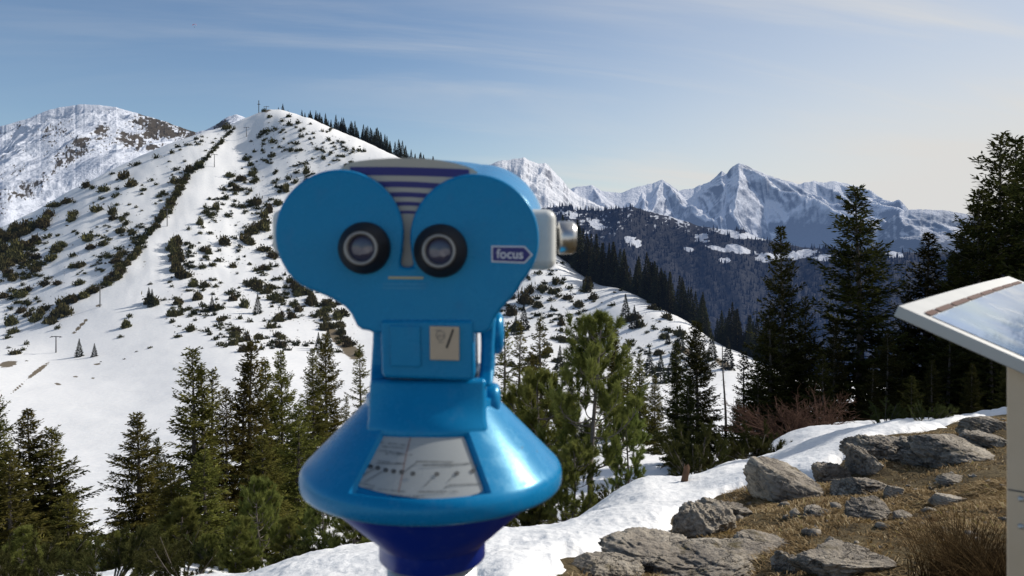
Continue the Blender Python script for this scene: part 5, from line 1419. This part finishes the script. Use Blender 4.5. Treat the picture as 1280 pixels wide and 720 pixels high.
# the scale plate lying in the window
OFF = .0058
def cone_pt(px, py, lift=0.0):
    """root-local point of the scale plate seen at px, py"""
    d = np.array([(px - CX) / F, 1.0, -(py - HY) / F])
    lo, hi = .85, 1.13
    for _ in range(40):
        m = (lo + hi) / 2
        q = d * m; rr = math.hypot(q[0] - AX[0], q[1] - AX[1])
        zc = ZR + (RIM - rr) / .985 - (OFF - lift) * 1.41
        if q[2] > zc: lo = m
        else: hi = m
    return Vector((q[0] - AX[0], q[1] - AX[1], q[2] + EYE - gbase))
def spline(pts, n):
    pts = np.array(pts, float); tt = np.linspace(0, 1, len(pts)); s_ = np.linspace(0, 1, n)
    return np.stack([np.interp(s_, tt, pts[:, 0]), np.interp(s_, tt, pts[:, 1])], 1)
nu, nv = 60, 24
topc = spline([(481, 540), (495, 538), (515, 539.5), (540, 541), (565, 541), (579, 541.5)], nu)
botc = spline([(440.5, 608.5), (462, 614), (490, 619), (525, 623), (560, 623.5), (590, 621), (607, 617)], nu)
Vd = []
for i in range(nu):
    for j in range(nv):
        f_ = j / (nv - 1)
        # rounded corners
        e_ = i / (nu - 1)
        px = topc[i][0] * (1 - f_) + botc[i][0] * f_; py = topc[i][1] * (1 - f_) + botc[i][1] * f_
        hw = (px - 525) * .985; full = abs((topc[0][0] if i < nu / 2 else topc[-1][0]) * (1 - f_) + (botc[0][0] if i < nu / 2 else botc[-1][0]) * f_ - 525)
        dy = min(f_, 1 - f_) * 80
        rc = 9.0
        cut = rc - math.sqrt(max(0, rc * rc - (rc - dy) ** 2)) if dy < rc else 0
        px = 525 + hw * (1 - cut / full)
        Vd.append(cone_pt(px, py))
dial = obj('scale_plate', mesh_np('scale_plate', np.array(Vd), grid_faces(nu, nv), 4, smooth=True), DIALM, scope)
# markings on the plate: dots, leader lines and lines of small illegible print
def strip(bm, pts, w, lift=.0012):
    pts = np.array(pts, float)
    d = np.gradient(pts, axis=0); d /= np.linalg.norm(d, axis=1)[:, None] + 1e-9
    nrm = np.stack([-d[:, 1], d[:, 0]], 1) * w / 2
    A = [bm.verts.new(cone_pt(*(p + n_), lift)) for p, n_ in zip(pts, nrm)]; B = [bm.verts.new(cone_pt(*(p - n_), lift)) for p, n_ in zip(pts, nrm)]
    for i in range(len(pts) - 1): bm.faces.new([A[i], A[i + 1], B[i + 1], B[i]])
bm = bmesh.new()
for x, y in ((463, 583), (472, 584.7), (482, 587.6), (492, 589), (502, 590), (516, 592), (546, 592.6), (571, 591.6), (591, 588.5)):
    c_ = [bm.verts.new(cone_pt(x + 2.9 * math.cos(k / 14 * 6.283), y + 2.6 * math.sin(k / 14 * 6.283), .0014)) for k in range(14)]
    i_ = [bm.verts.new(cone_pt(x + 1.1 * math.cos(k / 14 * 6.283), y + 1.0 * math.sin(k / 14 * 6.283), .0014)) for k in range(14)]
    for k in range(14): bm.faces.new([c_[k], c_[(k + 1) % 14], i_[(k + 1) % 14], i_[k]])
obj('scale_dots', bm_mesh('scale_dots', bm), INK, dial)
bm = bmesh.new()
for a_, b__ in (((456, 602), (478, 589)), ((446, 598), (468, 586)), ((506, 589), (522, 577)), ((530, 608), (542, 596)), ((560, 602), (568, 594)), ((555, 610), (562, 606)), ((562, 606), (601, 604.5)), ((522, 577), (566, 577.5)), ((594, 585), (598, 576)),
                ((528, 582), (586, 579.5)), ((522, 615), (556, 614.5)), ((470, 579), (504, 580))):
    strip(bm, spline([a_, b__], 6), .8)
rgt = np.random.default_rng(4)
def print_line(x0, x1, y0, y1, h_=2.2, dens=.75):
    x = x0
    while x < x1:
        w = rgt.uniform(.7, 1.7)
        y = y0 + (y1 - y0) * (x - x0) / (x1 - x0)
        if rgt.random() < dens: strip(bm, [(x, y - h_ * rgt.uniform(.1, .5)), (x, y + h_ * rgt.uniform(.2, .5))], w * .7)
        if rgt.random() < .5: strip(bm, [(x, y), (x + 1.3, y)], .6)
        x += w + rgt.uniform(.35, .9)
for l_ in ((476, 506, 553, 556), (478, 507, 558, 560), (474, 504, 563, 566.5), (478, 514, 567, 568.5), (472, 505, 576, 579.5), (521, 567, 576.5, 577.5), (530, 568, 581, 582), (572, 590, 580, 578.5), (455, 506, 609.5, 614.5), (483, 530, 618, 620.5), (524, 572, 614.5, 614), (561, 602, 606.5, 604.5), (447, 470, 603, 608)):
    print_line(*l_)
obj('scale_print', bm_mesh('scale_print', bm), INKG, dial)
bm = bmesh.new(); strip(bm, spline([(514, 542), (507, 571), (503, 592), (498, 616)], 14), .9, .0010)
obj('scale_needle', bm_mesh('scale_needle', bm), INKR, dial)
# underside and post
lathe('lower_cone', [(.158, -.3405), (.160, -.344), (.0765, -.4205), (.0745, -.425), (.0745, -.4440), (.0725, -.4465), (.064, -.4470)], (0, 0, EYE - gbase), 'z', NAVY, n=72, caps=False)
lathe('post', [(.0635, -.446), (.0635, -(EYE - gbase) + .012)], (0, 0, EYE - gbase), 'z', ZINC, n=56)
fl = lathe('base_flange', [(.15, 0.0), (.15, .010), (.147, .013), (.066, .013)], (0, 0, 0), 'z', ZINC, n=56)
for k in range(4):
    a_ = math.pi / 4 + k * math.pi / 2
    lathe('bolt', [(.012, 0), (.012, .010), (.009, .012)], (.115 * math.cos(a_), .115 * math.sin(a_), .013), 'z', STEEL, fl, n=6, smooth=False)

# ------------------------------------------------------------------ information board
BSTEEL = m_plain('powder_grey_steel_material', (.40, .40, .385), .42, .5, var=.10, scale=7)
Lc = np.array([(1123 - CX) / F * 1.30, 1.30, EYE - (382 - HY) / F * 1.30])
A_ = unit(np.array([.618, .785, .0])); Bh = unit(np.array([.785, -.618, 0.]))
TILT = math.radians(23)
B_ = Bh * math.cos(TILT) + np.array([0, 0, -math.sin(TILT)])
Nn = np.cross(A_, B_) * -1
if Nn[2] < 0: Nn = -Nn
Lc = Lc - np.array([0, 0, 0])
WA = 1.36; WB = .62; TH_ = .019
def bow(t): return .0035 * math.sin(math.pi * t)           # the top edge is slightly bowed outwards
board = empty('information_board', (Lc + A_ * WA / 2 + Bh * WB * .3) * np.array([1, 1, 0]), 'tilted panorama information board with a pale frame on a steel leg at the right edge', 'information board')
bo = np.array(board.location)
bo[2] = float(Hsoil(np.array([bo[0]]), np.array([bo[1]]))[0]); board.location = bo
def bp(a, b, n_=0.0): return Vector(Lc + A_ * a + B_ * b + Nn * n_ - bo)
n = 24
bm = bmesh.new()
tp = [bm.verts.new(bp(WA * i / n, -bow(i / n))) for i in range(n + 1)] + [bm.verts.new(bp(WA, WB)), bm.verts.new(bp(0, WB))]
f = bm.faces.new(tp); e = bmesh.ops.extrude_face_region(bm, geom=[f])
for v in e['geom']:
    if isinstance(v, bmesh.types.BMVert): v.co -= Vector(Nn * TH_)
fr = obj('frame', bm_mesh('frame', bm), BSTEEL, board); bevel(fr, .0015, 2, 50)
def sheet(name, a0, a1, b0, b1, lift, mat, na_=24, curve=True, parent=board):
    V = []
    for i in range(na_ + 1):
        a = a0 + (a1 - a0) * i / na_
        for b in np.linspace(b0, b1, 5):
            V.append(bp(a, b - (bow(a / WA) * (1 - (b - b0) / (WB)) if curve else 0), lift))
    return obj(name, mesh_np(name, np.array(V), grid_faces(na_ + 1, 5)[:, ::-1], 4), mat, parent)
def m_print():
    t = NT('panorama_print_material'); o = t.obc()
    n1 = t.noise(o, 4.5, 6, .6, .4); n2 = t.noise(o, 11, 6, .65, .6)
    c = t.ramp(n1, [(.30, (.05, .13, .34)), (.48, (.12, .24, .46)), (.66, (.32, .44, .58))])
    c = t.mix(t.ramp(n2, [(.50, 0), (.66, .75)]), c, (.62, .66, .70))
    g = t.noise(o, 2.2, 3)
    c = t.mix(t.ramp(g, [(.52, 0), (.66, .55)]), c, (.40, .50, .34))
    return t.done(t.pbr(c, .16, coat=.4))
M_PRINT = m_print()
pan = sheet('panorama_print', .03, WA - .03, .047, WB - .012, .0012, M_PRINT)
M_STRIP = m_plain('rust_brown_strip_material', (.085, .030, .016), .7, spec=.2)
a = .03
for k in range(8):
    w = (.072, .135, .165, .16, .16, .16, .16, .16)[k]
    sheet('title_strip', a, min(a + w, WA - .03), .034, .0455, .0022, M_STRIP, 6)
    a += w + .014
    if a > WA - .06: break
# steel leg
def slab(name, a0, a1, b0, b1, ztop, mat, parent, zb, tl=math.tan(TILT)):
    bm = bmesh.new()
    c = [Lc + A_ * a_ + Bh * b_ for a_, b_ in ((a0, b0), (a0, b1), (a1, b1), (a1, b0))]
    lo = [bm.verts.new(Vector(np.array([q[0], q[1], zb]) - bo)) for q in c]
    hi = [bm.verts.new(Vector(np.array([q[0], q[1], ztop - b_ * tl]) - bo)) for q, b_ in zip(c, (b0, b1, b1, b0))]
    for i in range(4): bm.faces.new([lo[i], lo[(i + 1) % 4], hi[(i + 1) % 4], hi[i]])
    bm.faces.new(lo[::-1]); bm.faces.new(hi)
    return obj(name, bm_mesh(name, bm), mat, parent)
def m_leg():
    t = NT('leg_steel_material'); p = t.pos(); z = t.n('ShaderNodeSeparateXYZ'); t.t.links.new(p, z.inputs[0])
    n_ = t.noise(p, 14, 5, .6)
    f_ = t.ramp(t.math('ADD', z.outputs[2], t.math('MULTIPLY', n_, .08)), [(0.90, 1), (1.08, 0)])
    c = t.mix(f_, t.mix(n_, (.56, .43, .29), (.66, .53, .38)), (.40, .23, .11))
    return t.done(t.pbr(c, .5, .15, normal=t.bump(n_, .05, .002)))
M_LEG = m_leg()
zt = Lc[2] - TH_ / math.cos(TILT) + .004
for a0 in (.03, WA - .06):
    q = Lc + A_ * a0 + Bh * .3
    lg = slab('leg', a0, a0 + .03, .147, .46, zt, M_LEG, board, float(Hsoil(np.array([q[0]]), np.array([q[1]]))[0]) - .06)
    bevel(lg, .003, 2)
    if a0 < .1:
        # dark cover plate seam and rivets on the lower half
        for zz in (EYE - .395, EYE - .437):
            c = Lc + A_ * a0 + Bh * .166; c[2] = zz
            bm = bmesh.new(); bmesh.ops.create_uvsphere(bm, u_segments=16, v_segments=8, radius=.0048)
            for v in bm.verts: v.co = Vector(np.array(v.co) * 1.0 + c - bo)
            obj('rivet', bm_mesh('rivet', bm, True), ZINC, lg)
        slab('seam', a0 - .0012, a0 + .02, .149, .458, EYE - .383, m_plain('dark_seam_material', (.09, .085, .08), .7), lg, EYE - .3850, 0.0)

# ------------------------------------------------------------------ ski lift pylons, summit cross
LIFT = m_plain('lift_grey_steel_material', (.12, .12, .125), .6, .3)
def pylon(px, py_base, hpx, label, twin=False):
    hx, hy, hz, _ = ground_hit([px], [py_base], 60)
    h = hpx / F * hy[0]
    r = empty('lift_pylon', (hx[0], hy[0], hz[0] - .2), label, 'ski lift pylon', 'ski lift pylons in the cleared lane')
    V, Fc = [], []
    tube(V, Fc, [(0, 0, 0), (0, 0, h * .5), (0, 0, h)], [.26, .22, .18], 8)
    obj('mast', mesh_np('mast', np.concatenate(V), np.array(Fc), 4, smooth=True), LIFT, r)
    V, Fc = [], []
    tube(V, Fc, [(-1.9, .2, h), (0, 0, h), (1.9, -.2, h)], [.14, .18, .14], 6)
    ca = obj('crossarm', mesh_np('crossarm', np.concatenate(V), np.array(Fc), 4), LIFT, r)
    for s_ in (-1.75, 1.75):
        V, Fc = [], []
        tube(V, Fc, [(s_ - .02, -.9, h - .3), (s_, 0, h - .16), (s_ - .02, .9, h - .3)], [.10, .14, .10], 6)
        obj('roller_battery', mesh_np('roller_battery', np.concatenate(V), np.array(Fc), 4), LIFT, ca)
    return r
for i_, (px, pb, hp) in enumerate(((70, 441, 21), (125, 384, 27), (209, 283, 22), (268, 209, 16), (308, 171, 12), (333, 141, 8))):
    pylon(px, pb, hp, ['lowest ski lift pylon, standing in the flat snow at the far left', 'ski lift pylon second from the bottom, beside the end of the dark bush row', 'ski lift pylon in the middle of the cleared lane', 'ski lift pylon third from the top of the lane, beside the bush row', 'small ski lift pylon below the summit', 'topmost ski lift pylon just under the summit'][i_])
X, Y = (323.5 - CX) / F * 600, 600.
zc = gz(X, Y)
cr = empty('summit_cross', (X, Y, zc - .3), 'tiny summit cross on top of the ski hill', 'cross')
hcr = EYE - (125.5 - HY) / F * Y - zc + .3
rbox('upright', (-.22, -.2, 0), (.22, .2, hcr), m_bark('cross_wood_material', (.05, .04, .03), (.10, .08, .06)), .03, cr, 1)
rbox('beam', (-1.1, -.21, hcr * .68), (1.1, .21, hcr * .68 + .42), cr.children[0].data.materials[0], .03, cr, 1)

# tiny glider far away in the upper left sky
pg = P(243, 31, 1500)
g = empty('paraglider', pg, 'tiny pinkish red speck flying high in the upper left sky', 'paraglider')
tt = np.linspace(-1.2, 1.2, 13)
Vc = np.concatenate([np.stack([4.2 * np.sin(tt) , tt * 0 + s_, 3.6 * np.cos(tt) - 2.2 - .25 * abs(s_)], 1) for s_ in (-1.1, 0, 1.1)])
obj('wing', mesh_np('wing', Vc, grid_faces(3, 13), 4, smooth=True), m_plain('red_cloth_material', (.55, .10, .12), .8), g)
V, Fc = [], []
tube(V, Fc, [(0, 0, -5.2), (0, 0, -4.6), (0, .1, -4.0), (0, .1, -3.6)], [.25, .38, .32, .14], 8)
pil = obj('pilot', mesh_np('pilot', np.concatenate(V), np.array(Fc), 4, smooth=True), m_plain('dark_cloth_material', (.04, .03, .03), .8), g)
V, Fc = [], []
for x_ in (-3.4, -1.6, 1.6, 3.4): tube(V, Fc, [(x_, 0, 3.6 * math.cos(math.asin(x_ / 4.2)) - 2.3), (.1 * np.sign(x_), 0, -4.0)], [.02, .02], 3)
obj('line', mesh_np('line', np.concatenate(V), np.array(Fc), 4), RUBBER, g)

# ------------------------------------------------------------------ light, sky, camera
def make_world():
    w = bpy.data.worlds.new('World'); scene.world = w; w.use_nodes = True
    t = w.node_tree; t.nodes.clear()
    out = t.nodes.new('ShaderNodeOutputWorld'); bg = t.nodes.new('ShaderNodeBackground')
    sky = t.nodes.new('ShaderNodeTexSky'); sky.sky_type = 'NISHITA'; sky.sun_disc = False
    sky.sun_elevation = SUN_EL; sky.sun_rotation = SUN_AZ
    sky.altitude = 1500; sky.air_density = 1.1; sky.dust_density = 1.0; sky.ozone_density = 3.0
    bg.inputs['Strength'].default_value = SKY_S
    # thin cirrus veil: streaks of fibre cloud on a high layer
    tc = t.nodes.new('ShaderNodeTexCoord'); sp = t.nodes.new('ShaderNodeSeparateXYZ'); t.links.new(tc.outputs['Generated'], sp.inputs[0])
    def M(op, a, b=0.0, clamp=False):
        nd = t.nodes.new('ShaderNodeMath'); nd.operation = op; nd.use_clamp = clamp
        for s_, v_ in ((nd.inputs[0], a), (nd.inputs[1], b)):
            if isinstance(v_, bpy.types.NodeSocket): t.links.new(v_, s_)
            else: s_.default_value = v_
        return nd.outputs[0]
    den = M('ADD', M('MAXIMUM', sp.outputs[2], 0.0), .16)
    cu = M('DIVIDE', sp.outputs[0], den); cv = M('DIVIDE', sp.outputs[1], den)
    cb_ = t.nodes.new('ShaderNodeCombineXYZ')
    # streaks run slightly across: rotate and stretch
    t.links.new(M('ADD', M('MULTIPLY', cu, .34), M('MULTIPLY', cv, .10)), cb_.inputs[0])
    t.links.new(M('SUBTRACT', M('MULTIPLY', cv, 1.5), M('MULTIPLY', cu, .42)), cb_.inputs[1])
    nz = t.nodes.new('ShaderNodeTexNoise'); nz.inputs['Scale'].default_value = 1.0; nz.inputs['Detail'].default_value = 9; nz.inputs['Roughness'].default_value = .58; nz.inputs['Distortion'].default_value = .55
    t.links.new(cb_.outputs[0], nz.inputs['Vector'])
    n2 = t.nodes.new('ShaderNodeTexNoise'); n2.inputs['Scale'].default_value = .45; n2.inputs['Detail'].default_value = 3
    t.links.new(cb_.outputs[0], n2.inputs['Vector'])
    def ramp(f, a, b, lo, hi):
        r = t.nodes.new('ShaderNodeMapRange'); r.interpolation_type = 'SMOOTHSTEP'; t.links.new(f, r.inputs[0])
        for i, v in ((1, a), (2, b), (3, lo), (4, hi)): r.inputs[i].default_value = v
        return r.outputs[0]
    wisps = M('MULTIPLY', ramp(nz.outputs['Fac'], .43, .70, 0, 1), ramp(n2.outputs['Fac'], .35, .65, .25, 1))
    sx, sy, sz = math.sin(SUN_AZ) * math.cos(SUN_EL), math.cos(SUN_AZ) * math.cos(SUN_EL), math.sin(SUN_EL)
    dot = M('ADD', M('ADD', M('MULTIPLY', sp.outputs[0], sx), M('MULTIPLY', sp.outputs[1], sy)), M('MULTIPLY', sp.outputs[2], sz))
    veil = ramp(dot, .30, .95, 0, 1); low = M('MULTIPLY', ramp(sp.outputs[2], .0, .26, 1, 0), ramp(dot, .15, .75, 0, 1))
    fac = M('ADD', M('ADD', M('MULTIPLY', M('MULTIPLY', wisps, ramp(dot, -.1, .5, .15, 1)), VEIL[0]), M('MULTIPLY', veil, VEIL[1])), M('MULTIPLY', low, VEIL[2]), True)
    mx = t.nodes.new('ShaderNodeMix'); mx.data_type = 'RGBA'
    t.links.new(fac, mx.inputs[0]); t.links.new(sky.outputs[0], mx.inputs[6])
    k = 1 / SKY_S
    mx.inputs[7].default_value = (VEILC[0] * k, VEILC[1] * k, VEILC[2] * k, 1)
    t.links.new(mx.outputs[2], bg.inputs['Color']); t.links.new(bg.outputs[0], out.inputs['Surface'])
SKY_S = .107; VEIL = (.46, .62, .78); VEILC = (.715, .71, .695)
make_world()
sun = bpy.data.lights.new('Sun', 'SUN'); sun.energy = 4.4; sun.angle = math.radians(.53); sun.color = (1.0, .95, .88)
so = bpy.data.objects.new('Sun', sun); COL.objects.link(so)
dv = Vector((math.sin(SUN_AZ) * math.cos(SUN_EL), math.cos(SUN_AZ) * math.cos(SUN_EL), math.sin(SUN_EL)))
so.rotation_euler = dv.to_track_quat('Z', 'Y').to_euler(); so.location = (20, 10, 30)

cam = bpy.data.cameras.new('Camera'); co = bpy.data.objects.new('Camera', cam); COL.objects.link(co)
co.location = (0, 0, EYE); co.rotation_euler = (math.radians(90), 0, 0)
cam.sensor_width = 36; cam.lens = 36 * F / 1280; cam.shift_y = -60 / 1280
cam.clip_start = .05; cam.clip_end = 30000
cam.dof.use_dof = True; cam.dof.focus_distance = 14; cam.dof.aperture_fstop = 7.1
scene.camera = co
scene.view_settings.view_transform = 'Standard'; scene.view_settings.look = 'None'; scene.view_settings.exposure = 0; scene.view_settings.gamma = 1
scene.render.engine = 'CYCLES'
scene.cycles.use_denoising = True
scene.cycles.max_bounces = 6; scene.cycles.diffuse_bounces = 3; scene.cycles.glossy_bounces = 3; scene.cycles.transmission_bounces = 3; scene.cycles.transparent_max_bounces = 4
scene.cycles.sample_clamp_indirect = 6
